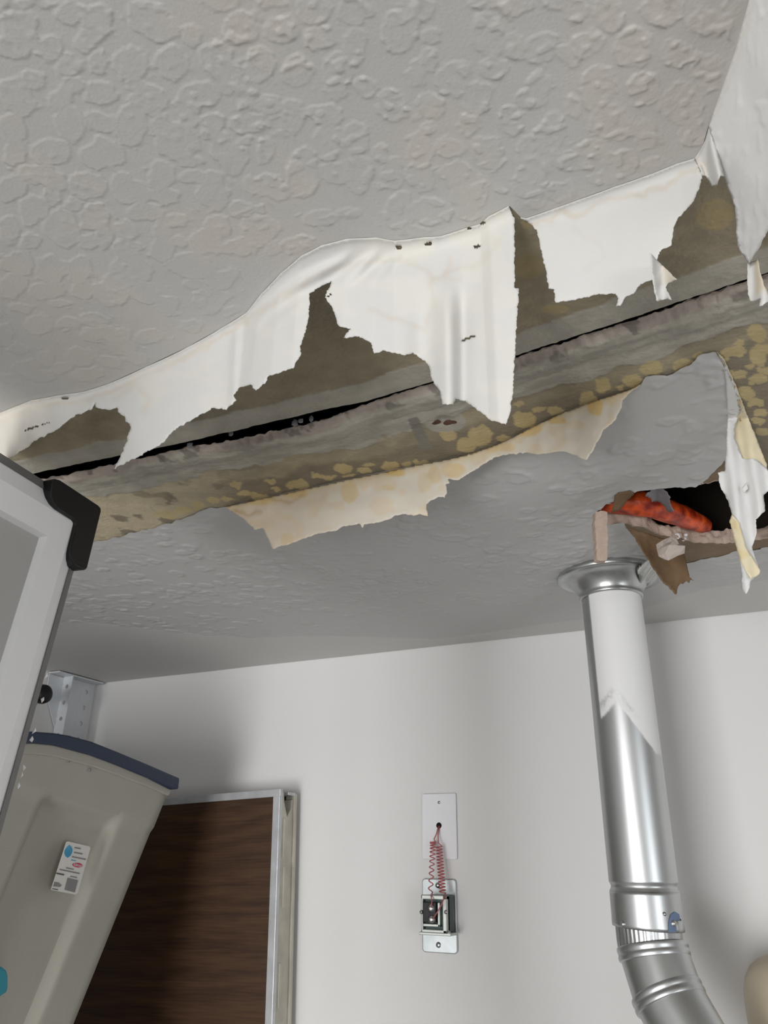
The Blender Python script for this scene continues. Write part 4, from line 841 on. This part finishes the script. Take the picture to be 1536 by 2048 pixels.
def coil(name, p0_, p1_, r, turns, start, end, label, taper=None):
    P_ = [np.array(s) for s in start]; p0_, p1_ = np.array(p0_), np.array(p1_); N_ = int(turns * 14)
    for i in range(N_ + 1):
        t = i / N_; u = taper(t) if taper else t; rr = r * (1 if not taper else 1 - .25 * t)
        a = 2 * math.pi * turns * t; c_ = p0_ + (p1_ - p0_) * u
        P_.append(c_ + np.array([rr * math.cos(a), rr * .8 * math.sin(a), 0]))
    P_ += [np.array(s) for s in end]
    o = sweep(name, P_, .00105, 'wire_red', n=6); tag(o, label, 'wire', 'coiled bell wires')
def wp(px_, py_, y_): a, b = kx(px_, py_, y_); return (a, y_, b)
yw = WY - .018
coil('bell_wire', wp(866, 1684, yw), wp(861, 1784, yw - .012), .0052, 11, [wp(877, 1652, WY - .0056), wp(873, 1668, WY - .012), wp(868, 1678, yw)], [wp(862, 1792, yo - .006), wp(864, 1803, yo - .012), wp(862, 1815, yo - .013)], 'thin red coiled bell wire stretched loose, the left of the two', taper=lambda t: t ** 1.8)
coil('bell_wire', wp(878, 1692, yw), wp(885, 1786, yw - .012), .0058, 15, [wp(879, 1652, WY - .0056), wp(876, 1670, WY - .012), wp(877, 1686, yw)], [wp(889, 1793, yo - .006), wp(885, 1806, yo - .012), wp(876, 1822, yo - .013), wp(866, 1838, yo - .013)], 'thin red coiled bell wire in even turns, the right of the two')

# ------------------------------------------------------------------ white framed board at the left
B0 = dirs(np.array([(187, 1020)]))[0] * .845 + np.array([0, 0, CZ]); bu = np.array([-.14, .99, 0]); bu /= np.linalg.norm(bu); bn = np.array([bu[1], -bu[0], 0])
bp_ = lambda P_: on_plane(np.array(P_, float), B0, bn)
cor = bp_([(187, 1020)])[0]; tl = bp_([(0, 900)])[0]; br_ = bp_([(3, 1690)])[0]
eu = (tl - cor); eu /= np.linalg.norm(eu); ev = (br_ - cor); ev -= eu * (ev @ eu) * 0; ev /= np.linalg.norm(ev)
board = tag(empty('framed_board', tuple(cor + eu * .5 + ev * .8)), 'white-framed grey board with a black plastic corner guard, at the left edge', 'board')
def bq(s, t, d): return Vector(cor + eu * s + ev * t + bn * d)
def loop_frame(name, inset0, inset1, d0_, d1_, m, L=.75, Hh=1.5, back=None):
    bm = bmesh.new(); a = [bm.verts.new(bq(s, t, d0_)) for s, t in ((inset0, inset0), (L - inset0, inset0), (L - inset0, Hh - inset0), (inset0, Hh - inset0))]
    b = [bm.verts.new(bq(s, t, d1_)) for s, t in ((inset1, inset1), (L - inset1, inset1), (L - inset1, Hh - inset1), (inset1, Hh - inset1))]
    for k in range(4): bm.faces.new((a[k], a[(k + 1) % 4], b[(k + 1) % 4], b[k]))
    if back is not None:
        c_ = [bm.verts.new(bq(s, t, back)) for s, t in ((inset0, inset0), (L - inset0, inset0), (L - inset0, Hh - inset0), (inset0, Hh - inset0))]
        for k in range(4): bm.faces.new((c_[k], c_[(k + 1) % 4], a[(k + 1) % 4], a[k]))
        bm.faces.new(c_)
    o = bm_obj(name, bm, m); adopt(o, board); return o
loop_frame('frame_rim', 0.0, .010, -.004, -.001, 'frame_rim', back=-.022)
loop_frame('frame_bevel', .008, .030, -.003, .006, 'frame_white')
loop_frame('frame_face', .030, .058, .006, .006, 'frame_white')
loop_frame('frame_lip', .058, .060, .006, -.002, 'frame_white')
bm = bmesh.new(); bm.faces.new([bm.verts.new(bq(s, t, -.002)) for s, t in ((.058, .058), (.692, .058), (.692, 1.442), (.058, 1.442))]); o = bm_obj('panel', bm, 'board_grey'); adopt(o, board)
gp = [(92, 962), (96, 960), (105, 962), (182, 1012), (188, 1018), (188, 1026), (160, 1138), (156, 1142), (148, 1140), (135, 1132), (127, 1120), (125, 1108), (127, 1094), (134, 1066), (137, 1050), (134, 1042), (100, 1020), (91, 1010), (87, 996), (88, 984)]
o = prism('corner_guard', bp_(gp) + bn * .0095, tuple(-bn * .03), 'black_plastic', bev=.0015); adopt(o, board)
for i, (a, b) in enumerate(((92, 1352), (84, 1400), (68, 1462), (63, 1478), (48, 1535), (42, 1550), (36, 1572))):
    q = bp_([(a + 1, b)])[0]; bm = bmesh.new(); rr = random.Random(i)
    vs = [bm.verts.new(Vector(q) + Vector(eu) * rr.uniform(-.0007, .0007) + Vector(ev) * t_ + Vector(bn) * rr.uniform(-.003, .001)) for t_ in (-.003, -.001, .001, .003)] + [bm.verts.new(Vector(q) - Vector(eu) * .0012 + Vector(bn) * .001)]
    bmesh.ops.convex_hull(bm, input=bm.verts); o = bm_obj('paint_chip', bm, 'sticker_white'); adopt(o, board)

# ------------------------------------------------------------------ storage bin on a shelf
XB = -1.04
bx = lambda P_: on_x(np.array(P_, float), XB)
tr_, br2_ = bx([(341, 1588)])[0], bx([(185, 2048)])[0]
tl_ = bx([(66, 1490)])[0]
du = tl_ - tr_; du /= np.linalg.norm(du)                   # along the rim towards the camera
dv = br2_ - tr_; dv /= np.linalg.norm(dv)
BW, BD, BH = .56, .40, .62
def binpt(s, t, d):                                        # s along rim 0..1, t down 0..1, d depth 0..1
    top = tr_ + du * (s * BW); bot = tr_ + dv * BH + du * (s * (BW - .13))
    p = top + (bot - top) * t; dep = BD - .09 * t
    return Vector((p[0] - .045 * t - d * dep, p[1], p[2]))
bin_ = tag(empty('storage_tote', tuple(binpt(.5, 1, .5))), 'beige plastic storage tote with a navy lid beside the brown panel', 'storage tote')
bm = bmesh.new(); ns, nt_ = 90, 60; G = []
for j in range(nt_ + 1):
    t = j / nt_; row = []
    for i in range(ns + 1):
        s = i / ns; p = binpt(s, t, 0)
        rib = .017 * float(sst(.17, .205, np.array(s)) * sst(.50, .46, np.array(s)) * sst(.105, .125, np.array(t)))        # recessed middle panel
        lip = .004 * float(sst(.115, .10, np.array(t)))
        rc = .012 * (max(0, 1 - s / .05) ** 2 + max(0, 1 - (1 - s) / .05) ** 2)
        row.append(bm.verts.new(p + Vector((-rib + lip - rc, 0, 0))))
    G.append(row)
for j in range(nt_):
    for i in range(ns): bm.faces.new((G[j][i], G[j][i + 1], G[j + 1][i + 1], G[j + 1][i]))
Bk = [[bm.verts.new(binpt(i / ns, j / nt_, 1)) for i in range(ns + 1)] for j in (0, nt_)]
for i in range(ns):
    bm.faces.new((Bk[0][i], Bk[1][i], Bk[1][i + 1], Bk[0][i + 1])); bm.faces.new((G[nt_][i], G[nt_][i + 1], Bk[1][i + 1], Bk[1][i]))
for e in (0, ns):
    bm.faces.new([G[j][e] for j in range(nt_ + 1)] + [Bk[1][e], Bk[0][e]])
o = bm_obj('body', bm, 'bin_plastic', smooth=True); adopt(o, bin_); o.data.set_sharp_from_angle(angle=.7)
lid_t = [(360, 1556), (300, 1530), (240, 1505), (185, 1483), (140, 1471), (110, 1466), (70, 1463), (0, 1462), (-110, 1470)]
lid_b = [(-110, 1492), (0, 1484), (68, 1486), (110, 1490), (185, 1510), (240, 1531), (300, 1556), (345, 1579), (358, 1578)]
lx = XB + .016
lp = on_x(np.array(lid_t + lid_b, float), lx)
o = prism('lid', lp, (-BD - .03, 0, 0), 'lid_navy', bev=.003); adopt(o, bin_)
rimp = on_x(np.array([(345, 1579), (300, 1556), (240, 1531), (185, 1510), (110, 1490), (68, 1486), (-100, 1490), (-100, 1512), (68, 1508), (110, 1513), (185, 1533), (240, 1552), (300, 1575), (338, 1592)], float), XB + .008)
o = prism('rim', rimp, (-BD - .016, 0, 0), 'bin_plastic', bev=.002); adopt(o, bin_)
# sticker with its print
SX = XB - .010
def sticker(name, P_, m, off, parent):
    W = []
    for p in P_:
        q = np.array(p, float); 
        W.append(q)
    W = on_x(np.array(W), SX) 
    W = W + np.array([off, 0, 0]); bm = bmesh.new(); v = [bm.verts.new(Vector(p)) for p in W]; f = bm.faces.new(v)
    r = bmesh.ops.extrude_face_region(bm, geom=[f]); bmesh.ops.translate(bm, verts=[e for e in r['geom'] if isinstance(e, bmesh.types.BMVert)], vec=(-.0004, 0, 0))
    o = bm_obj(name, bm, m); adopt(o, parent); return o
sk_c = [(129, 1684), (133, 1683), (176, 1693), (177, 1697), (152, 1785), (147, 1789), (100, 1780), (99, 1777)]
cr = 1536 / 140.0
sp_ = lambda L: [(80 + a / cr, 1660 + b / cr) for a, b in L]
st = sticker('sticker', sk_c, 'sticker', .004, bin_)
# sticker sheet follows the wall taper: its children are the printed marks
sticker('printed_drop', sp_([(600, 325), (650, 375), (670, 430), (660, 500), (620, 570), (560, 610), (510, 570), (488, 500), (500, 440), (545, 375)]), 'sticker_blue', .0046, st)
sticker('printed_oval', sp_([(780 + 112 * math.cos(a) - 6 * math.sin(a), 770 + 50 * math.sin(a) + 14 * math.cos(a)) for a in np.linspace(0, 2 * math.pi, 20, endpoint=False)]), 'sticker_red', .0046, st)
for L, m in (([(720, 370), (850, 395), (845, 425), (715, 400)], 'sticker_grey'), ([(705, 475), (890, 510), (885, 540), (700, 505)], 'sticker_grey'), ([(660, 570), (965, 630), (958, 660), (655, 600)], 'sticker_grey'), ([(640, 645), (750, 665), (745, 685), (635, 665)], 'sticker_blue'),
             ([(530, 815), (700, 850), (695, 875), (525, 840)], 'sticker_grey'), ([(390, 850), (830, 940), (825, 968), (385, 878)], 'sticker_grey'), ([(315, 930), (485, 965), (480, 998), (310, 962)], 'sticker_dark'), ([(620, 1000), (770, 1030), (765, 1055), (615, 1025)], 'sticker_grey'),
             ([(560, 1045), (790, 1100), (720, 1370), (490, 1310)], 'sticker_grey'), ([(270, 1135), (360, 1150), (430, 1210), (400, 1250), (240, 1235)], 'sticker_grey'), ([(225, 1275), (350, 1300), (345, 1318), (222, 1295)], 'sticker_dark')):
    sticker('printed_line', sp_(L), m, .0046, st)
fc = bpy.data.curves.new('brand', 'FONT'); fc.body = 'Rubbermaid'; fc.size = 1; fc.align_x = 'CENTER'; fc.align_y = 'CENTER'; fc.fill_mode = 'FRONT'
tmp = bpy.data.objects.new('tmp', fc); COL.objects.link(tmp); bpy.context.view_layer.update()
me = bpy.data.meshes.new_from_object(tmp.evaluated_get(bpy.context.evaluated_depsgraph_get())); bpy.data.objects.remove(tmp)
ca = on_x(np.array(sp_([(690, 752), (870, 790), (780, 770), (772, 800)])), SX); ux = Vector(ca[1] - ca[0]); uy = Vector(ca[2] - ca[3]).normalized()
wm = max(v.co.x for v in me.vertices) - min(v.co.x for v in me.vertices); ux_ = ux / wm
for v in me.vertices: v.co = Vector(ca[2]) + ux_ * v.co.x + uy * (v.co.y * ux.length / wm * 1.7) + Vector((.0052, 0, 0))
o = link('printed_name', me, 'sticker_white'); adopt(o, st)
# small moulding knob / dents near the rim
for a, b in ((138, 1521), (180, 1540)):
    p = on_x(np.array([(a, b)]), XB + .0055)[0]; o = rock('scuff_mark', p, .0012, .003, .004, 'scrap', seed=a, sub=1); adopt(o, bin_)
# shelf carrying the tote
zs = min(binpt(s, 1, d).z for s in (0, 1) for d in (0, 1))
shelf = tag(empty('wall_shelf', (LX, .75, zs - .02)), 'white wall shelf under the storage tote', 'shelf')
o = boxo('shelf_board', (LX + .001, .20, zs - .021), (-1.02, 1.33, zs - .001), 'shelf_white', bev=.002); adopt(o, shelf)
for y in (.35, 1.2):
    o = prism('support', [(LX + .001, y, zs - .021), (-1.10, y, zs - .021), (LX + .001, y, zs - .3)], (0, .02, 0), 'shelf_white'); adopt(o, shelf)

# ------------------------------------------------------------------ brown panel leaning by the wall
YD = 1.352; TD = .062
dc = on_y(np.array([(560, 1577), (330, 1604), (514, 2048)], float), YD)
ex = dc[1] - dc[0]; ex /= np.linalg.norm(ex); ez = np.array([ex[2], 0, -ex[0]]); ez = ez if ez[2] < 0 else -ez
ez = (dc[2] - dc[0]) / np.linalg.norm(dc[2] - dc[0]) * .5 + ez * .5; ez /= np.linalg.norm(ez)
DWd = .50; DH = (dc[0][2] - .01 - .02) / abs(ez[2])
dq = lambda s, t, d: Vector(dc[0] + ex * s + ez * t + np.array([0, d, 0]))
M_ = Matrix(((-ex[0], 0, -ez[0], dc[0][0]), (0, 1, 0, YD), (-ex[2], 0, -ez[2], dc[0][2]), (0, 0, 0, 1)))
def dbox(name, s0, s1, t0, t1, d0_, d1_, m, bev=0): 
    bm = bmesh.new(); box(bm, (-s1, d0_, -t1), (-s0, d1_, -t0))
    if bev: bevel(bm, bev)
    o = bm_obj(name, bm, m); o.matrix_world = M_; adopt(o, panel); return o
panel = tag(empty('wood_panel', tuple(dq(DWd / 2, DH, TD / 2))), 'dark walnut-grain panel with metal trim standing against the back wall', 'panel')
dbox('wood_face', .014, DWd, .013, DH - .002, .0015, .008, 'walnut')
dbox('top_trim', -.001, DWd, 0, .0145, 0, .010, 'alu', .0008)
dbox('side_trim', 0, .0155, .014, DH, 0, .010, 'alu', .0008)
# pale hollow edge: two leaves with a V notch broken out at the top
def vprism(name, pts, m, s0, s1):
    bm = bmesh.new(); v = [bm.verts.new((-s0, d, -t)) for d, t in pts]; f = bm.faces.new(v); r = bmesh.ops.extrude_face_region(bm, geom=[f])
    bmesh.ops.translate(bm, verts=[e for e in r['geom'] if isinstance(e, bmesh.types.BMVert)], vec=(-(s1 - s0), 0, 0)); o = bm_obj(name, bm, m); o.matrix_world = M_; adopt(o, panel); return o
vprism('edge_leaf', [(.010, .004), (.017, .006), (.019, .024), (.031, .052), (.031, DH), (.010, DH)], 'old_edge', .0015, .020)
vprism('edge_leaf', [(.054, .016), (.049, .018), (.047, .034), (.0315, .054), (.0315, DH), (.054, DH)], 'old_edge', .0035, .020)
dbox('back_skin', -.001, DWd, .006, DH, .055, TD, 'old_edge')
dbox('core', .0205, DWd - .01, .010, DH - .004, .010, .055, 'dark_void')
dbox('corner_tab', -.001, .03, .004, .010, .030, .056, 'alu', .001)
for i, (t0, d0_) in enumerate(((.055, .018), (.14, .022), (.30, .017))): dbox('edge_rib', -.0008, .002, t0, t0 + .07, d0_, d0_ + .006, 'old_edge', .0006)

# ------------------------------------------------------------------ slotted angle bracket in the far corner, black knob
def holed(name, w_, L, holes, t, m, M):
    """strip in local x (0..w) / z (0..-L), square cells with round holes"""
    bm = bmesh.new(); hz = sorted(holes); N_ = 16; r = w_ * .17
    cuts = [0]
    for z in hz: cuts += [z - w_ * .32, z + w_ * .32]
    cuts.append(L)
    for i in range(len(cuts) - 1):
        z0, z1_ = cuts[i], cuts[i + 1]
        if i % 2 == 0:
            bm.faces.new([bm.verts.new((a, 0, -b)) for a, b in ((0, z0), (w_, z0), (w_, z1_), (0, z1_))])
        else:
            zc = (z0 + z1_) / 2; out = []; inn = []
            for k in range(N_):
                a = 2 * math.pi * (k + .5) / N_; ca, sa = math.cos(a), math.sin(a); hx, hz_ = w_ / 2, (z1_ - z0) / 2; s = min(hx / max(abs(ca), 1e-6), hz_ / max(abs(sa), 1e-6))
                out.append(bm.verts.new((w_ / 2 + ca * s, 0, -(zc + sa * s)))); inn.append(bm.verts.new((w_ / 2 + ca * r, 0, -(zc + sa * r))))
            for k in range(N_): bm.faces.new((out[k], out[(k + 1) % N_], inn[(k + 1) % N_], inn[k]))
            for (cx_, cz_), k in (((w_, z1_), 1), ((0, z1_), 5), ((0, z0), 9), ((w_, z0), 13)):
                c_ = bm.verts.new((cx_, 0, -cz_)); bm.faces.new((out[k], out[(k + 1) % N_], c_))
    bmesh.ops.remove_doubles(bm, verts=bm.verts, dist=1e-5)
    o = bm_obj(name, bm, m); o.matrix_world = M; solid(o, t); return o
BY = 1.325; az_ = ZC - .006
br = tag(empty('angle_bracket', (LX, BY, az_ - .34)), 'white perforated steel angle bracket in the far left ceiling corner', 'bracket')
LB = .34
o = holed('slotted_flange', .030, LB, [.024, .062, .10, .138, .176, .22, .26], .0022, 'bracket_white', Matrix.Translation((LX + .004, BY, az_))); adopt(o, br)
o = holed('slotted_flange', .034, LB, [.022, .060, .098, .136, .18, .22], .0022, 'bracket_white', Matrix.Translation((LX + .0022, BY + .058, az_)) @ Matrix.Rotation(math.radians(90), 4, 'Z')); adopt(o, br)
o = boxo('web', (LX + .001, BY, az_ - LB), (LX + .003, BY + .06, az_), 'bracket_white'); adopt(o, br)
o = prism('gusset', [(LX + .002, BY - .001, az_ - .002), (LX + .002, BY - .045, az_ - .002), (LX + .002, BY - .045, az_ - .045), (LX + .002, BY - .001, az_ - .12)], (.002, 0, 0), 'bracket_white'); adopt(o, br)
o = boxo('top_plate', (LX + .001, BY - .046, az_), (LX + .037, BY + .095, az_ + .003), 'bracket_white', bev=.0008); adopt(o, br)
kp = on_x(np.array([(88, 1388)], float), LX + .05)[0]
M = Matrix.Translation((LX + .001, kp[1], kp[2])) @ Matrix.Rotation(math.pi / 2, 4, 'Y')
kn = tag(empty('wall_knob', (LX, kp[1], kp[2])), 'round black knob on the left wall, half hidden by the framed board', 'knob')
o = lathe('stem', [(.010, 0), (.010, .03), (.012, .032)], 'black_plastic', M=M, n=24, cap=True); adopt(o, kn)
o = lathe('cap', [(.012, .030), (.020, .034), (.022, .045), (.020, .054), (.012, .057), (.0005, .0575)], 'black_plastic', M=M, n=32); adopt(o, kn)

# ------------------------------------------------------------------ jug at the right, teal clip at the left
JY = 1.31
jl = on_y(np.array([(1487, 1990)], float), JY)[0]; jt = on_y(np.array([(1525, 1912)], float), JY)[0]
JR = .075; jx = jl[0] + JR; jz = jt[2]
jug = tag(empty('plastic_jug', (jx, JY, jz - .30)), 'cloudy beige plastic jug at the lower right corner', 'jug')
T = Matrix.Translation((jx, JY, 0))
o = lathe('body', [(.0005, jz - .30), (JR * .93, jz - .30), (JR, jz - .292), (JR, jz - .055), (JR * .985, jz - .040), (JR * .93, jz - .025), (JR * .82, jz - .012), (JR * .66, jz - .003), (.040, jz + .001), (.030, jz + .006), (.026, jz + .012)], 'jug', M=T, n=64); adopt(o, jug)
o = lathe('cap', [(.026, jz + .008), (.029, jz + .009), (.029, jz + .030), (.027, jz + .032), (.0005, jz + .032)], 'cap_clear', M=T, n=96, fn=lambda i, a: 1 + (.03 * math.sin(a * 32) if i in (1, 2) else 0)); adopt(o, jug)
js = tag(empty('jug_shelf', (jx, JY, jz - .33)), 'white shelf under the beige jug on the back wall', 'shelf')
o = boxo('shelf_board', (jx - .12, 1.20, jz - .326), (jx + .50, WY - .001, jz - .3005), 'shelf_white', bev=.002); adopt(o, js)
for dx in (0, .38):
    o = prism('support', [(jx + dx, WY - .001, jz - .326), (jx + dx, 1.24, jz - .326), (jx + dx, WY - .001, jz - .5)], (.02, 0, 0), 'shelf_white'); adopt(o, js)
TX = -1.0
tpz = on_x(np.array([(-14, 1934), (6, 1934), (14, 1940), (17, 1952), (17, 1972), (15, 1985), (3, 1992), (-2, 2000), (-8, 2030), (-30, 2030), (-30, 1940)], float), TX)
clip = tag(empty('teal_latch', tuple(tpz.mean(0))), 'teal plastic latch at the lower left edge against the tote', 'latch')
o = prism('latch_body', tpz, (-.022, 0, 0), 'teal', bev=.003); adopt(o, clip)
